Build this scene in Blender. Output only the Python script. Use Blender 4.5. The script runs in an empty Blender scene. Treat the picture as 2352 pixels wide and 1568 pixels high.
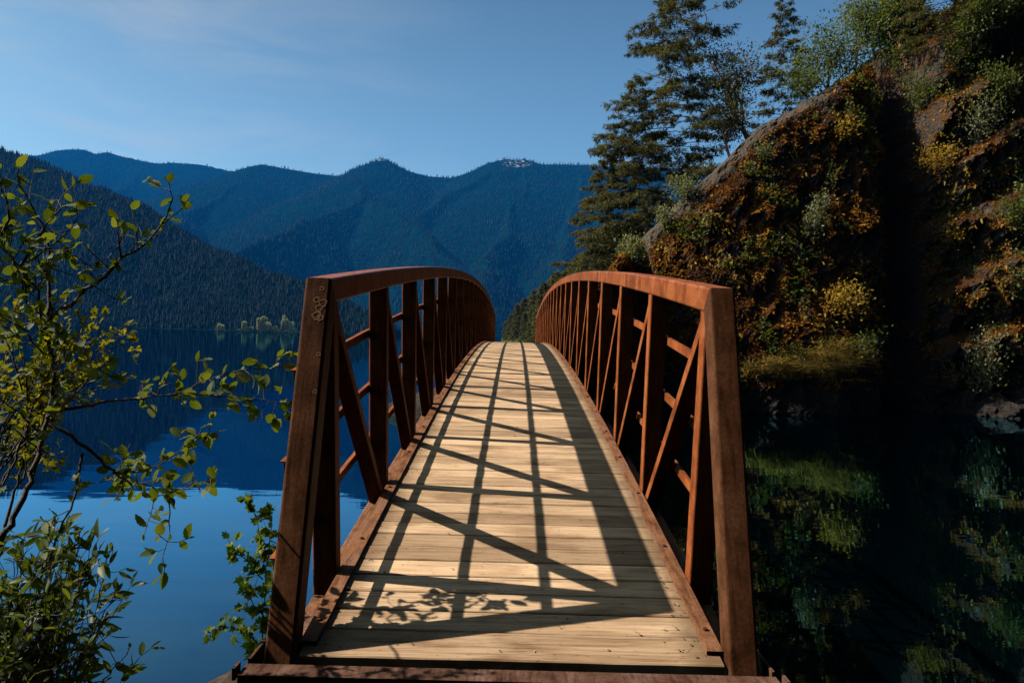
import bpy, bmesh, math, random
import numpy as np
from mathutils import Vector, Matrix

S = bpy.context.scene
COL = S.collection
R = math.radians
rng = np.random.default_rng(7)
random.seed(7)

# ------------------------------------------------------------------ camera
F = 1568.0                    # focal length in pixels of a 2352 px wide frame
VX, VY = 1182.85, 770.2       # vanishing point of the bridge in that frame
ROLL = R(1.45)
CZ = 4.5                      # eye height over the lake
cam_d = bpy.data.cameras.new('camera')
cam = bpy.data.objects.new('camera', cam_d)
COL.objects.link(cam)
cam_d.sensor_width = 36.0
cam_d.lens = F / 2352 * 36.0
cam_d.shift_x = -(VX - 1176) / 2352
cam_d.shift_y = -(784 - VY) / 2352
cam_d.clip_start = 0.05
cam_d.clip_end = 60000
cam.matrix_world = Matrix.Translation((0, 0, CZ)) @ Matrix.Rotation(R(90), 4, 'X') @ Matrix.Rotation(ROLL, 4, 'Z')
S.camera = cam

def at(x, y, d):
    dx, dy = x - VX, y - VY
    c, s = math.cos(ROLL), math.sin(ROLL)
    return Vector(((dx * c + dy * s) * d / F, d, CZ - (dy * c - dx * s) * d / F))

# ------------------------------------------------------------------ light
SUN_E = R(42.3)
to_sun = Vector((-1.09, 0.01, 1.0)).normalized()
sun_d = bpy.data.lights.new('sun', 'SUN')
sun_d.energy = 5.0
sun_d.angle = R(0.5)
sun_d.color = (1.0, 0.90, 0.76)
sun = bpy.data.objects.new('sun', sun_d)
sun.rotation_euler = to_sun.to_track_quat('Z', 'Y').to_euler()
COL.objects.link(sun)

W = bpy.data.worlds.new('World'); S.world = W; W.use_nodes = True
nt = W.node_tree; nt.nodes.clear()
wo = nt.nodes.new('ShaderNodeOutputWorld'); bg = nt.nodes.new('ShaderNodeBackground')
sky = nt.nodes.new('ShaderNodeTexSky'); sky.sky_type = 'NISHITA'; sky.sun_disc = False
sky.sun_elevation = math.asin(to_sun.z)
sky.sun_rotation = math.atan2(to_sun.x, to_sun.y)
sky.altitude = 200; sky.air_density = 1.0; sky.dust_density = 2.0; sky.ozone_density = 1.6
bg.inputs['Strength'].default_value = 0.105
tintn = nt.nodes.new('ShaderNodeMix'); tintn.data_type = 'RGBA'; tintn.blend_type = 'MULTIPLY'; tintn.inputs[0].default_value = 1.0
tintn.inputs[7].default_value = (0.90, 1.14, 1.05, 1)
nt.links.new(sky.outputs[0], tintn.inputs[6]); 
wtc = nt.nodes.new('ShaderNodeTexCoord'); wmp = nt.nodes.new('ShaderNodeMapping'); wmp.inputs['Rotation'].default_value = (0.0, R(25), R(30)); wmp.inputs['Scale'].default_value = (2.2, 2.2, 9.0)
wn = nt.nodes.new('ShaderNodeTexNoise'); wn.inputs['Scale'].default_value = 1.6; wn.inputs['Detail'].default_value = 6; wn.inputs['Roughness'].default_value = 0.6; wn.inputs['Distortion'].default_value = 0.5
wr = nt.nodes.new('ShaderNodeMapRange'); wr.inputs[1].default_value = 0.42; wr.inputs[2].default_value = 0.80; wr.inputs[3].default_value = 0.0; wr.inputs[4].default_value = 0.85
wx = nt.nodes.new('ShaderNodeSeparateXYZ'); wl = nt.nodes.new('ShaderNodeMapRange'); wl.inputs[1].default_value = -0.05; wl.inputs[2].default_value = -0.55
wm = nt.nodes.new('ShaderNodeMath'); wm.operation = 'MULTIPLY'
cirrus = nt.nodes.new('ShaderNodeMix'); cirrus.data_type = 'RGBA'; cirrus.inputs[7].default_value = (4.6, 5.0, 5.2, 1)
nt.links.new(wtc.outputs['Generated'], wmp.inputs[0]); nt.links.new(wmp.outputs[0], wn.inputs['Vector']); nt.links.new(wn.outputs[0], wr.inputs[0])
nt.links.new(wtc.outputs['Generated'], wx.inputs[0]); nt.links.new(wx.outputs[0], wl.inputs[0])
nt.links.new(wr.outputs[0], wm.inputs[0]); nt.links.new(wl.outputs[0], wm.inputs[1]); nt.links.new(wm.outputs[0], cirrus.inputs[0])
nt.links.new(tintn.outputs[2], cirrus.inputs[6])
# the sky deepens from the horizon to the zenith
zr = nt.nodes.new('ShaderNodeValToRGB'); ze = zr.color_ramp.elements
for _ in range(3): ze.new(0.5)
for el, (p_, v_) in zip(ze, ((0.0, 0.98), (0.10, 0.88), (0.24, 0.68), (0.48, 0.42), (0.9, 0.26))): el.position = p_; el.color = (v_ * 0.97 + 0.02, v_, v_, 1)
zm = nt.nodes.new('ShaderNodeMix'); zm.data_type = 'RGBA'; zm.blend_type = 'MULTIPLY'; zm.inputs[0].default_value = 1.0
zs = nt.nodes.new('ShaderNodeVectorMath'); zs.operation = 'SCALE'; zs.inputs['Scale'].default_value = 1.5
nt.links.new(wx.outputs[2], zr.inputs[0]); nt.links.new(zr.outputs[0], zm.inputs[7]); nt.links.new(cirrus.outputs[2], zm.inputs[6])
nt.links.new(zm.outputs[2], zs.inputs[0]); nt.links.new(zs.outputs[0], bg.inputs['Color']); nt.links.new(bg.outputs[0], wo.inputs[0])

vs = S.view_settings
S.display_settings.display_device = 'sRGB'
vs.view_transform = 'Standard'; vs.look = 'None'; vs.gamma = 1.0; vs.exposure = 0.5; vs.use_curve_mapping = False
S.cycles.max_bounces = 8; S.cycles.diffuse_bounces = 0; S.cycles.glossy_bounces = 3
S.cycles.transmission_bounces = 4; S.cycles.volume_bounces = 0
S.cycles.use_denoising = True

# ------------------------------------------------------------------ noise
_P = np.random.default_rng(11).permutation(256); _P = np.concatenate([_P, _P, _P])
_G = np.random.default_rng(12).normal(size=(256, 3)); _G /= np.linalg.norm(_G, axis=1)[:, None]
def perlin(p):
    p = np.asarray(p, float)
    i = np.floor(p).astype(int); f = p - i; i &= 255
    u = f * f * f * (f * (f * 6 - 15) + 10)
    out = 0
    for dx in (0, 1):
        wx = u[..., 0] if dx else 1 - u[..., 0]
        for dy in (0, 1):
            wy = u[..., 1] if dy else 1 - u[..., 1]
            for dz in (0, 1):
                wz = u[..., 2] if dz else 1 - u[..., 2]
                h = _P[_P[_P[i[..., 0] + dx] + i[..., 1] + dy] + i[..., 2] + dz]
                g = _G[h]
                out = out + wx * wy * wz * (g[..., 0] * (f[..., 0] - dx) + g[..., 1] * (f[..., 1] - dy) + g[..., 2] * (f[..., 2] - dz))
    return out
def fbm(p, octv=4, gain=0.5, ridged=False):
    p = np.asarray(p, float); a = 1.0; o = 0
    for k in range(octv):
        n = perlin(p + 17.3 * k)
        if ridged: n = 0.5 - np.abs(n) * 1.6
        o = o + a * n; a *= gain; p = p * 2.03
    return o

# ------------------------------------------------------------------ object helpers
def tag(o, label=None, cat=None, group=None, kind=None):
    if label: o['label'] = label
    if cat: o['category'] = cat
    if group: o['group'] = group
    if kind: o['kind'] = kind
    return o
def thing(name, loc, label, cat, group=None):
    o = bpy.data.objects.new(name, None); COL.objects.link(o); o.location = loc
    o.empty_display_size = 0.1
    return tag(o, label, cat, group)
def mesh(name, V, Fs, mat, parent=None, smooth=False, tint=None, link=True):
    """V (n,3) in the parent's space; Fs one array or a list of arrays of faces; tint one value per vertex"""
    if not (isinstance(Fs, list) and isinstance(Fs[0], np.ndarray)): Fs = [np.asarray(Fs)]
    Fs = [np.asarray(f, dtype=np.int32) for f in Fs if len(f)]
    V = np.asarray(V, dtype=np.float32)
    me = bpy.data.meshes.new(name)
    me.vertices.add(len(V)); me.vertices.foreach_set('co', V.ravel())
    loops = np.concatenate([f.ravel() for f in Fs]); tot = np.concatenate([np.full(len(f), f.shape[1]) for f in Fs])
    me.loops.add(len(loops)); me.loops.foreach_set('vertex_index', loops)
    me.polygons.add(len(tot)); me.polygons.foreach_set('loop_start', np.concatenate([[0], np.cumsum(tot)[:-1]]).astype(np.int32))
    me.polygons.foreach_set('loop_total', tot.astype(np.int32))
    me.polygons.foreach_set('use_smooth', np.full(len(tot), bool(smooth)))
    if tint is not None:
        a = me.attributes.new('tint', 'FLOAT', 'POINT'); a.data.foreach_set('value', np.asarray(tint, np.float32))
    me.update(calc_edges=True); me.validate()
    for m in (mat if isinstance(mat, (list, tuple)) else [mat]): me.materials.append(m)
    o = bpy.data.objects.new(name, me)
    if link: COL.objects.link(o)
    if parent: o.parent = parent
    return o
class MB:
    """collects vertices and faces of one part"""
    def __init__(s): s.v = []; s.f = {}; s.t = []; s.n = 0
    def add(s, V, Fs, t=0.5):
        V = np.asarray(V, float); s.v.append(V)
        s.t.append(np.full(len(V), t) if np.isscalar(t) else np.asarray(t))
        for f in (Fs if isinstance(Fs, list) and isinstance(Fs[0], np.ndarray) else [Fs]):
            f = np.asarray(f); s.f.setdefault(f.shape[1], []).append(f + s.n)
        s.n += len(V)
    def box(s, c, size, t=0.5, slope=0.0):
        x, y, z = [k / 2 for k in size]
        V = np.array([(a * x, b * y, d * z + slope * b * y) for d in (-1, 1) for b in (-1, 1) for a in (-1, 1)]) + np.array(c)
        s.add(V, [[0, 2, 3, 1], [4, 5, 7, 6], [0, 1, 5, 4], [2, 6, 7, 3], [0, 4, 6, 2], [1, 3, 7, 5]], t)
    def tube(s, pts, rad, sides=6, t=0.5, cap=True):
        P = np.array([tuple(p) for p in pts], float); n = len(P)
        r = np.broadcast_to(np.asarray(rad, float), (n,))
        T = np.gradient(P, axis=0); T /= np.linalg.norm(T, axis=1)[:, None] + 1e-9
        a = np.array([0.31, 0.2, 0.93]) if abs(T[0][2]) < 0.9 else np.array([0.9, 0.3, 0.1])
        V = []
        for k in range(n):
            u = np.cross(T[k], a); u /= np.linalg.norm(u) + 1e-9; w = np.cross(T[k], u); a = np.cross(u, T[k])
            an = np.arange(sides) * 2 * np.pi / sides
            V.append(P[k] + r[k] * (np.cos(an)[:, None] * u + np.sin(an)[:, None] * w))
        V = np.concatenate(V)
        Fq = [[k * sides + i, k * sides + (i + 1) % sides, (k + 1) * sides + (i + 1) % sides, (k + 1) * sides + i] for k in range(n - 1) for i in range(sides)]
        s.add(V, np.array(Fq), t)
    def build(s, name, mat, parent=None, smooth=False, link=True):
        return mesh(name, np.concatenate(s.v), [np.concatenate(f) for f in s.f.values()], mat, parent, smooth, np.concatenate(s.t), link)

# ------------------------------------------------------------------ materials
def newmat(name):
    m = bpy.data.materials.new(name); m.use_nodes = True
    n = m.node_tree.nodes; l = m.node_tree.links
    b = n['Principled BSDF']
    return m, n, l, b
def ramp(n, stops):
    r = n.new('ShaderNodeValToRGB'); e = r.color_ramp.elements
    while len(e) < len(stops): e.new(0.5)
    for el, (p, c) in zip(e, stops):
        el.position = p; el.color = (*c, 1) if len(c) == 3 else c
    return r
def noise_node(n, l, scale, detail=4, vec=None, rough=0.5, dist=0.0):
    t = n.new('ShaderNodeTexNoise'); t.inputs['Scale'].default_value = scale; t.inputs['Detail'].default_value = detail
    t.inputs['Roughness'].default_value = rough; t.inputs['Distortion'].default_value = dist
    if vec: l.new(vec, t.inputs['Vector'])
    return t
def mixc(n, l, a, b, fac, mode='MIX'):
    m = n.new('ShaderNodeMix'); m.data_type = 'RGBA'; m.blend_type = mode
    for sock, v in ((m.inputs[0], fac), (m.inputs[6], a), (m.inputs[7], b)):
        if hasattr(v, 'is_linked'): l.new(v, sock)
        else: sock.default_value = v if not isinstance(v, tuple) else (*v, 1)[:4]
    return m.outputs[2]
def mapping(n, l, scale, coord='Object'):
    tc = n.new('ShaderNodeTexCoord'); mp = n.new('ShaderNodeMapping'); mp.inputs['Scale'].default_value = scale
    l.new(tc.outputs[coord], mp.inputs['Vector']); return mp.outputs[0]
def bump(n, l, b, h, strength, dist=0.01):
    bn = n.new('ShaderNodeBump'); bn.inputs['Strength'].default_value = strength; bn.inputs['Distance'].default_value = dist
    l.new(h, bn.inputs['Height']); l.new(bn.outputs[0], b.inputs['Normal'])
def attr(n, name='tint'):
    a = n.new('ShaderNodeAttribute'); a.attribute_name = name; return a.outputs['Fac']

def mat_rust(name, c1, c2, c3, rough=0.6):
    m, n, l, b = newmat(name)
    v = mapping(n, l, (1, 1, 1))
    t1 = noise_node(n, l, 5, 6, v, 0.6); t2 = noise_node(n, l, 70, 4, v, 0.7)
    v2 = mapping(n, l, (14, 2.2, 1.6)); t3 = noise_node(n, l, 3, 4, v2, 0.6)
    r1 = ramp(n, [(0.32, c1), (0.52, c2), (0.74, c3)]); l.new(t1.outputs[0], r1.inputs[0])
    r2 = ramp(n, [(0.35, (0.45, 0.42, 0.40)), (0.6, (1.1, 1.08, 1.05))]); l.new(t2.outputs[0], r2.inputs[0])
    r3 = ramp(n, [(0.36, (0.38, 0.34, 0.32)), (0.55, (1, 1, 1))]); l.new(t3.outputs[0], r3.inputs[0])
    c = mixc(n, l, r1.outputs[0], r2.outputs[0], 0.6, 'MULTIPLY')
    c = mixc(n, l, c, r3.outputs[0], 0.7, 'MULTIPLY')
    l.new(c, b.inputs['Base Color']); b.inputs['Roughness'].default_value = rough
    b.inputs['Specular IOR Level'].default_value = 0.05
    bump(n, l, b, t2.outputs[0], 0.25, 0.004)
    return m
M_rust = mat_rust('weathering_steel', (0.25, 0.072, 0.024), (0.40, 0.115, 0.036), (0.46, 0.165, 0.058), 0.55)
M_rust2 = mat_rust('weathering_steel_worn', (0.18, 0.075, 0.04), (0.31, 0.145, 0.075), (0.25, 0.145, 0.115), 0.7)
M_sill = mat_rust('weathered_sill', (0.07, 0.035, 0.026), (0.16, 0.085, 0.060), (0.30, 0.20, 0.17), 0.8)
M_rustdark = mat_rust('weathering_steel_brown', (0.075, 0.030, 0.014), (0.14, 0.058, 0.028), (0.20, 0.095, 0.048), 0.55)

M_chord = mat_rust('chord_steel', (0.25, 0.072, 0.024), (0.40, 0.115, 0.036), (0.46, 0.165, 0.058), 0.38)
M_chord.node_tree.nodes['Principled BSDF'].inputs['Specular IOR Level'].default_value = 0.08
def mat_wood():
    m, n, l, b = newmat('deck_wood')
    tc = n.new('ShaderNodeTexCoord'); a = attr(n)
    sep = n.new('ShaderNodeCombineXYZ')
    mul = n.new('ShaderNodeMath'); mul.operation = 'MULTIPLY'; mul.inputs[1].default_value = 37.0; l.new(a, mul.inputs[0])
    l.new(mul.outputs[0], sep.inputs[2])
    add = n.new('ShaderNodeVectorMath'); l.new(tc.outputs['Object'], add.inputs[0]); l.new(sep.outputs[0], add.inputs[1])
    def mp(sc):
        k = n.new('ShaderNodeMapping'); k.inputs['Scale'].default_value = sc; l.new(add.outputs[0], k.inputs['Vector']); return k.outputs[0]
    g1 = noise_node(n, l, 1.0, 5, mp((1.6, 55, 6)), 0.6, 0.3)
    g2 = noise_node(n, l, 1.0, 4, mp((5, 190, 10)), 0.6)
    g3 = noise_node(n, l, 1.0, 4, mp((1.4, 5, 1.4)), 0.6, 0.8)
    g4 = noise_node(n, l, 1.0, 3, mp((30, 45, 10)), 0.7)
    r1 = ramp(n, [(0.28, (0.38, 0.24, 0.14)), (0.45, (0.62, 0.44, 0.285)), (0.66, (0.72, 0.545, 0.385))]); l.new(g1.outputs[0], r1.inputs[0])
    r2 = ramp(n, [(0.33, (0.48, 0.42, 0.36)), (0.5, (1, 1, 1))]); l.new(g2.outputs[0], r2.inputs[0])
    r3 = ramp(n, [(0.32, (0.50, 0.43, 0.36)), (0.52, (1.02, 1.02, 1.0))]); l.new(g3.outputs[0], r3.inputs[0])
    r4 = ramp(n, [(0.30, (0.25, 0.19, 0.14)), (0.38, (1, 1, 1))]); l.new(g4.outputs[0], r4.inputs[0])
    rt = ramp(n, [(0.0, (0.62, 0.57, 0.53)), (0.5, (1.06, 1.02, 0.97)), (1.0, (1.24, 1.19, 1.13))]); l.new(a, rt.inputs[0])
    c = mixc(n, l, r1.outputs[0], r2.outputs[0], 0.8, 'MULTIPLY'); c = mixc(n, l, c, r3.outputs[0], 0.9, 'MULTIPLY')
    c = mixc(n, l, c, r4.outputs[0], 0.55, 'MULTIPLY'); c = mixc(n, l, c, rt.outputs[0], 1.0, 'MULTIPLY')
    sx = n.new('ShaderNodeSeparateXYZ'); l.new(tc.outputs['Object'], sx.inputs[0])
    ab = n.new('ShaderNodeMath'); ab.operation = 'ABSOLUTE'; l.new(sx.outputs[0], ab.inputs[0])
    nz = n.new('ShaderNodeMath'); nz.operation = 'MULTIPLY_ADD'; l.new(g3.outputs[0], nz.inputs[0]); nz.inputs[1].default_value = 0.22; l.new(ab.outputs[0], nz.inputs[2])
    dm = n.new('ShaderNodeMapRange'); dm.inputs[1].default_value = 0.84; dm.inputs[2].default_value = 0.95; dm.inputs[4].default_value = 0.75; l.new(nz.outputs[0], dm.inputs[0])
    c = mixc(n, l, c, (0.16, 0.095, 0.05), dm.outputs[0])
    l.new(c, b.inputs['Base Color']); b.inputs['Roughness'].default_value = 0.85; b.inputs['Specular IOR Level'].default_value = 0.2
    bump(n, l, b, g1.outputs[0], 0.5, 0.006)
    return m
M_wood = mat_wood()

def mat_leaf(name, c1, c2, c3, trans=0.45, gloss=0.45, tcol=None):
    m, n, l, b = newmat(name)
    a = attr(n)
    r = ramp(n, [(0.0, c1), (0.5, c2), (1.0, c3)]); l.new(a, r.inputs[0])
    l.new(r.outputs[0], b.inputs['Base Color']); b.inputs['Roughness'].default_value = gloss
    b.inputs['Specular IOR Level'].default_value = 0.28
    if trans > 0:
        tr = n.new('ShaderNodeBsdfTranslucent')
        tint = mixc(n, l, r.outputs[0], tcol or (1.6, 1.35, 0.35), 1.0, 'MULTIPLY'); l.new(tint, tr.inputs['Color'])
        mx = n.new('ShaderNodeMixShader'); mx.inputs[0].default_value = trans
        l.new(b.outputs[0], mx.inputs[1]); l.new(tr.outputs[0], mx.inputs[2])
        l.new(mx.outputs[0], n['Material Output'].inputs['Surface'])
    return m
def mat_bark(name, c1, c2, sc=(6, 6, 1.5)):
    m, n, l, b = newmat(name)
    t = noise_node(n, l, 2.0, 6, mapping(n, l, sc), 0.65)
    r = ramp(n, [(0.35, c1), (0.65, c2)]); l.new(t.outputs[0], r.inputs[0]); l.new(r.outputs[0], b.inputs['Base Color'])
    b.inputs['Roughness'].default_value = 0.9; bump(n, l, b, t.outputs[0], 0.6, 0.03)
    return m
M_twig = mat_bark('twig_bark', (0.06, 0.045, 0.036), (0.19, 0.15, 0.125), (60, 60, 20))
M_bark = mat_bark('fir_bark', (0.045, 0.034, 0.026), (0.13, 0.10, 0.08))
M_madrone = mat_bark('madrone_bark', (0.20, 0.09, 0.05), (0.42, 0.21, 0.12))
M_alder = mat_leaf('alder_leaf', (0.055, 0.085, 0.014), (0.10, 0.14, 0.022), (0.17, 0.20, 0.05), 0.42, 0.6)
M_currant = mat_leaf('currant_leaf', (0.12, 0.14, 0.012), (0.18, 0.19, 0.016), (0.24, 0.23, 0.025), 0.5, 0.6)
M_glossy = mat_leaf('glossy_leaf', (0.035, 0.06, 0.014), (0.07, 0.11, 0.024), (0.13, 0.17, 0.045), 0.4, 0.45)
M_vine = mat_leaf('vine_leaf', (0.06, 0.11, 0.018), (0.10, 0.17, 0.025), (0.18, 0.23, 0.035), 0.5, 0.45)
M_needle = mat_leaf('fir_needles', (0.034, 0.042, 0.017), (0.080, 0.084, 0.032), (0.24, 0.20, 0.08), 0.45, 0.6)
M_madleaf = mat_leaf('madrone_leaf', (0.06, 0.08, 0.03), (0.11, 0.12, 0.05), (0.20, 0.13, 0.04), 0.3, 0.45)
M_bright = mat_leaf('bright_leaf', (0.055, 0.09, 0.02), (0.10, 0.14, 0.032), (0.18, 0.20, 0.06), 0.45, 0.5)
M_grey = mat_leaf('grey_green_leaf', (0.10, 0.13, 0.07), (0.19, 0.22, 0.12), (0.30, 0.32, 0.20), 0.4, 0.6)
M_moss = mat_leaf('orange_moss', (0.06, 0.022, 0.005), (0.20, 0.075, 0.010), (0.55, 0.26, 0.03), 0.42, 0.9, (1.2, 1.0, 0.6))
M_fern = mat_leaf('yellow_fern', (0.22, 0.13, 0.015), (0.42, 0.26, 0.025), (0.55, 0.42, 0.08), 0.5, 0.7, (1.2, 1.1, 0.6))
M_grass = mat_leaf('dry_grass', (0.16, 0.14, 0.035), (0.38, 0.29, 0.08), (0.60, 0.44, 0.16), 0.4, 0.8, (1.2, 1.1, 0.6))
M_forest = mat_leaf('haze_tinted_needles', (0.001, 0.008, 0.009), (0.004, 0.027, 0.023), (0.014, 0.085, 0.068), 0.0, 0.9)  # blue of the distance haze is partly put into the needle colour
M_shoreleaf = mat_leaf('pale_leaf', (0.24, 0.29, 0.16), (0.40, 0.44, 0.27), (0.52, 0.55, 0.36), 0.3, 0.8)

# ------------------------------------------------------------------ the lake
def mat_water():
    m = bpy.data.materials.new('lake_water'); m.use_nodes = True
    n = m.node_tree.nodes; l = m.node_tree.links; n.clear()
    out = n.new('ShaderNodeOutputMaterial')
    body = n.new('ShaderNodeBsdfDiffuse'); body.inputs['Color'].default_value = (0.0002, 0.0022, 0.003, 1)
    gl = n.new('ShaderNodeBsdfGlossy'); gl.inputs['Roughness'].default_value = 0.015; gl.inputs['Color'].default_value = (0.31, 0.70, 0.93, 1)
    fr = n.new('ShaderNodeLayerWeight'); fr.inputs['Blend'].default_value = 0.5
    pw = n.new('ShaderNodeMath'); pw.operation = 'POWER'; l.new(fr.outputs['Facing'], pw.inputs[0]); pw.inputs[1].default_value = 2.7
    pm = n.new('ShaderNodeMath'); pm.operation = 'MULTIPLY'; pm.use_clamp = True; l.new(pw.outputs[0], pm.inputs[0]); pm.inputs[1].default_value = 1.3
    mx = n.new('ShaderNodeMixShader')
    l.new(pm.outputs[0], mx.inputs[0]); l.new(body.outputs[0], mx.inputs[1]); l.new(gl.outputs[0], mx.inputs[2]); l.new(mx.outputs[0], out.inputs[0])
    v = mapping(n, l, (0.10, 0.55, 1))
    t = noise_node(n, l, 1.0, 3, v, 0.5, 0.4)
    v2 = mapping(n, l, (1.2, 3.2, 1)); t2 = noise_node(n, l, 1.0, 2, v2, 0.5)
    ad = n.new('ShaderNodeMath'); ad.operation = 'MULTIPLY_ADD'; l.new(t2.outputs[0], ad.inputs[0]); ad.inputs[1].default_value = 0.10; l.new(t.outputs[0], ad.inputs[2])
    bn = n.new('ShaderNodeBump'); bn.inputs['Strength'].default_value = 0.05; bn.inputs['Distance'].default_value = 0.16
    l.new(ad.outputs[0], bn.inputs['Height'])
    for q in (gl, fr): l.new(bn.outputs[0], q.inputs['Normal'])
    return m
lake = mesh('lake', [(-14000, -400, 0), (14000, -400, 0), (14000, 9690, 0), (-14000, 9690, 0)], [[0, 1, 2, 3]], mat_water())
tag(lake, 'dark blue mirror-calm lake reflecting the mountains', 'lake', kind='structure')

# ------------------------------------------------------------------ far mountains
def ridge_pts(lst): return np.array([tuple(at(*p)) for p in lst])
HILL = [ridge_pts(q) for q in (
    [(-420, 300, 2150), (-200, 310, 2100), (0, 345, 2000), (100, 373, 1950), (200, 420, 1850), (300, 458, 1780), (430, 545, 1650), (500, 583, 1580), (580, 612, 1500), (690, 648, 1420), (780, 690, 1340), (870, 735, 1270)],
)]
MTN = [(ridge_pts(q), s) for q, s in (
    ([(-500, 330, 8600), (-150, 352, 8600), (90, 356, 8500), (130, 345, 8500), (160, 342, 8500), (195, 343, 8500), (220, 352, 8500), (250, 348, 8500), (290, 360, 8500), (340, 373, 8400), (400, 372, 8300), (470, 379, 8300), (545, 396, 8200), (640, 420, 8200)], 0.55),
    ([(430, 440, 6600), (500, 412, 6600), (548, 394, 6600), (575, 381, 6600), (602, 376, 6600), (640, 383, 6600), (700, 392, 6600), (760, 400, 6600), (828, 408, 6500), (860, 420, 6400)], 0.55),
    ([(800, 425, 6200), (828, 408, 6150), (850, 388, 6100), (866, 371, 6050), (878, 361, 6000), (889, 370, 6000), (906, 377, 6000), (930, 390, 6050), (980, 404, 6100), (1035, 405, 6100), (1080, 392, 6100), (1120, 374, 6050), (1150, 366, 6000), (1168, 363, 6000), (1185, 367, 6000), (1202, 364, 6000), (1240, 377, 6000), (1290, 376, 6000), (1340, 377, 6000), (1400, 381, 5900), (1560, 385, 5700), (1900, 380, 5500), (2400, 360, 5300)], 0.6),
    ([(878, 364, 6000), (850, 410, 5600), (838, 458, 4800), (770, 487, 4450), (700, 518, 4100), (600, 556, 3700), (520, 592, 3350), (470, 640, 3000)], 0.85),
    ([(838, 458, 4800), (900, 478, 4500), (960, 520, 4150), (1010, 560, 3850), (1060, 615, 3500)], 0.85),
    ([(602, 376, 6600), (540, 420, 6000), (470, 470, 5400), (420, 490, 5000), (380, 520, 4500)], 0.8),
    ([(700, 392, 6600), (690, 430, 6100), (640, 470, 5600), (600, 500, 5200)], 0.8),
    ([(1168, 363, 6000), (1100, 410, 5500), (1040, 440, 5200), (985, 480, 4900), (940, 505, 4600)], 0.85),
    ([(1202, 364, 6000), (1210, 430, 5300), (1180, 500, 4700), (1130, 580, 4000), (1100, 660, 3300)], 0.85),
    ([(1340, 377, 6000), (1330, 450, 5200), (1310, 540, 4400), (1290, 640, 3500), (1270, 710, 2800)], 0.85),
    ([(340, 373, 8400), (300, 420, 7400), (250, 450, 6800), (200, 480, 6200)], 0.55),
)]
def ridge_h(P, X, Y, slope):
    best = np.full(X.shape, -1e9)
    for a, b in zip(P[:-1], P[1:]):
        ab = b[:2] - a[:2]; L2 = ab @ ab
        t = np.clip(((X - a[0]) * ab[0] + (Y - a[1]) * ab[1]) / L2, 0, 1)
        dx, dy = X - (a[0] + t * ab[0]), Y - (a[1] + t * ab[1])
        dist = np.sqrt(dx * dx + dy * dy)
        best = np.maximum(best, a[2] + t * (b[2] - a[2]) - slope * dist)
    return best
def mtn_h(X, Y):
    w = fbm(np.stack([X / 900, Y / 900, 0 * X], -1), 3) * 130
    w2 = fbm(np.stack([X / 900, Y / 900, 0 * X + 9], -1), 3) * 130
    h = np.full(X.shape, -400.0)
    for P, s in MTN:
        hh = ridge_h(P, X, Y, s)
        hw = ridge_h(P, X + w, Y + w2, s)
        top = ridge_h(P, X, Y, 0.0)
        k = np.clip((top - hh) / 250, 0, 1)          # the crest itself stays where it is, the flanks wander
        h = np.maximum(h, hh * (1 - k) + hw * k)
    low = np.clip((900 - h) / 600, 0.15, 1)
    h = h + fbm(np.stack([X / 420, Y / 420, 0 * X + 3], -1), 4, 0.5) * 55 * low
    return h
def hill_h(X, Y):
    h = ridge_h(HILL[0], X, Y, 0.62)
    return h + fbm(np.stack([X / 160, Y / 160, 0 * X + 5], -1), 4) * 22 * np.clip(h / 60, 0.1, 1)

def mat_ground(name, c1, c2, sc):
    m, n, l, b = newmat(name)
    t = noise_node(n, l, sc, 6, mapping(n, l, (1, 1, 1)), 0.65)
    r = ramp(n, [(0.35, c1), (0.65, c2)]); l.new(t.outputs[0], r.inputs[0]); l.new(r.outputs[0], b.inputs['Base Color'])
    b.inputs['Roughness'].default_value = 1.0; b.inputs['Specular IOR Level'].default_value = 0.0
    return m
def mat_mountain():
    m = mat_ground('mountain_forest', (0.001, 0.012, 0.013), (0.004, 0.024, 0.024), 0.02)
    n = m.node_tree.nodes; l = m.node_tree.links; b = n['Principled BSDF']
    src = b.inputs['Base Color'].links[0].from_socket
    tc = n.new('ShaderNodeTexCoord'); fac = None
    for c, r in ((at(1188, 382, 5900), 150), (at(879, 368, 5950), 60)):
        d = n.new('ShaderNodeVectorMath'); d.operation = 'DISTANCE'; l.new(tc.outputs['Object'], d.inputs[0]); d.inputs[1].default_value = c
        k = n.new('ShaderNodeMapRange'); k.inputs[1].default_value = r; k.inputs[2].default_value = r * 0.4; l.new(d.outputs['Value'], k.inputs[0])
        if fac is None: fac = k.outputs[0]
        else:
            a = n.new('ShaderNodeMath'); a.operation = 'MAXIMUM'; l.new(fac, a.inputs[0]); l.new(k.outputs[0], a.inputs[1]); fac = a.outputs[0]
    t = noise_node(n, l, 0.035, 4, tc.outputs['Object'], 0.6)
    r = ramp(n, [(0.53, (0, 0, 0)), (0.58, (1, 1, 1))]); l.new(t.outputs[0], r.inputs[0])
    q = n.new('ShaderNodeMath'); q.operation = 'MULTIPLY'; l.new(fac, q.inputs[0]); l.new(r.outputs[0], q.inputs[1])
    c = mixc(n, l, src, (0.46, 0.48, 0.50), q.outputs[0]); l.new(c, b.inputs['Base Color'])
    return m
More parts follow.
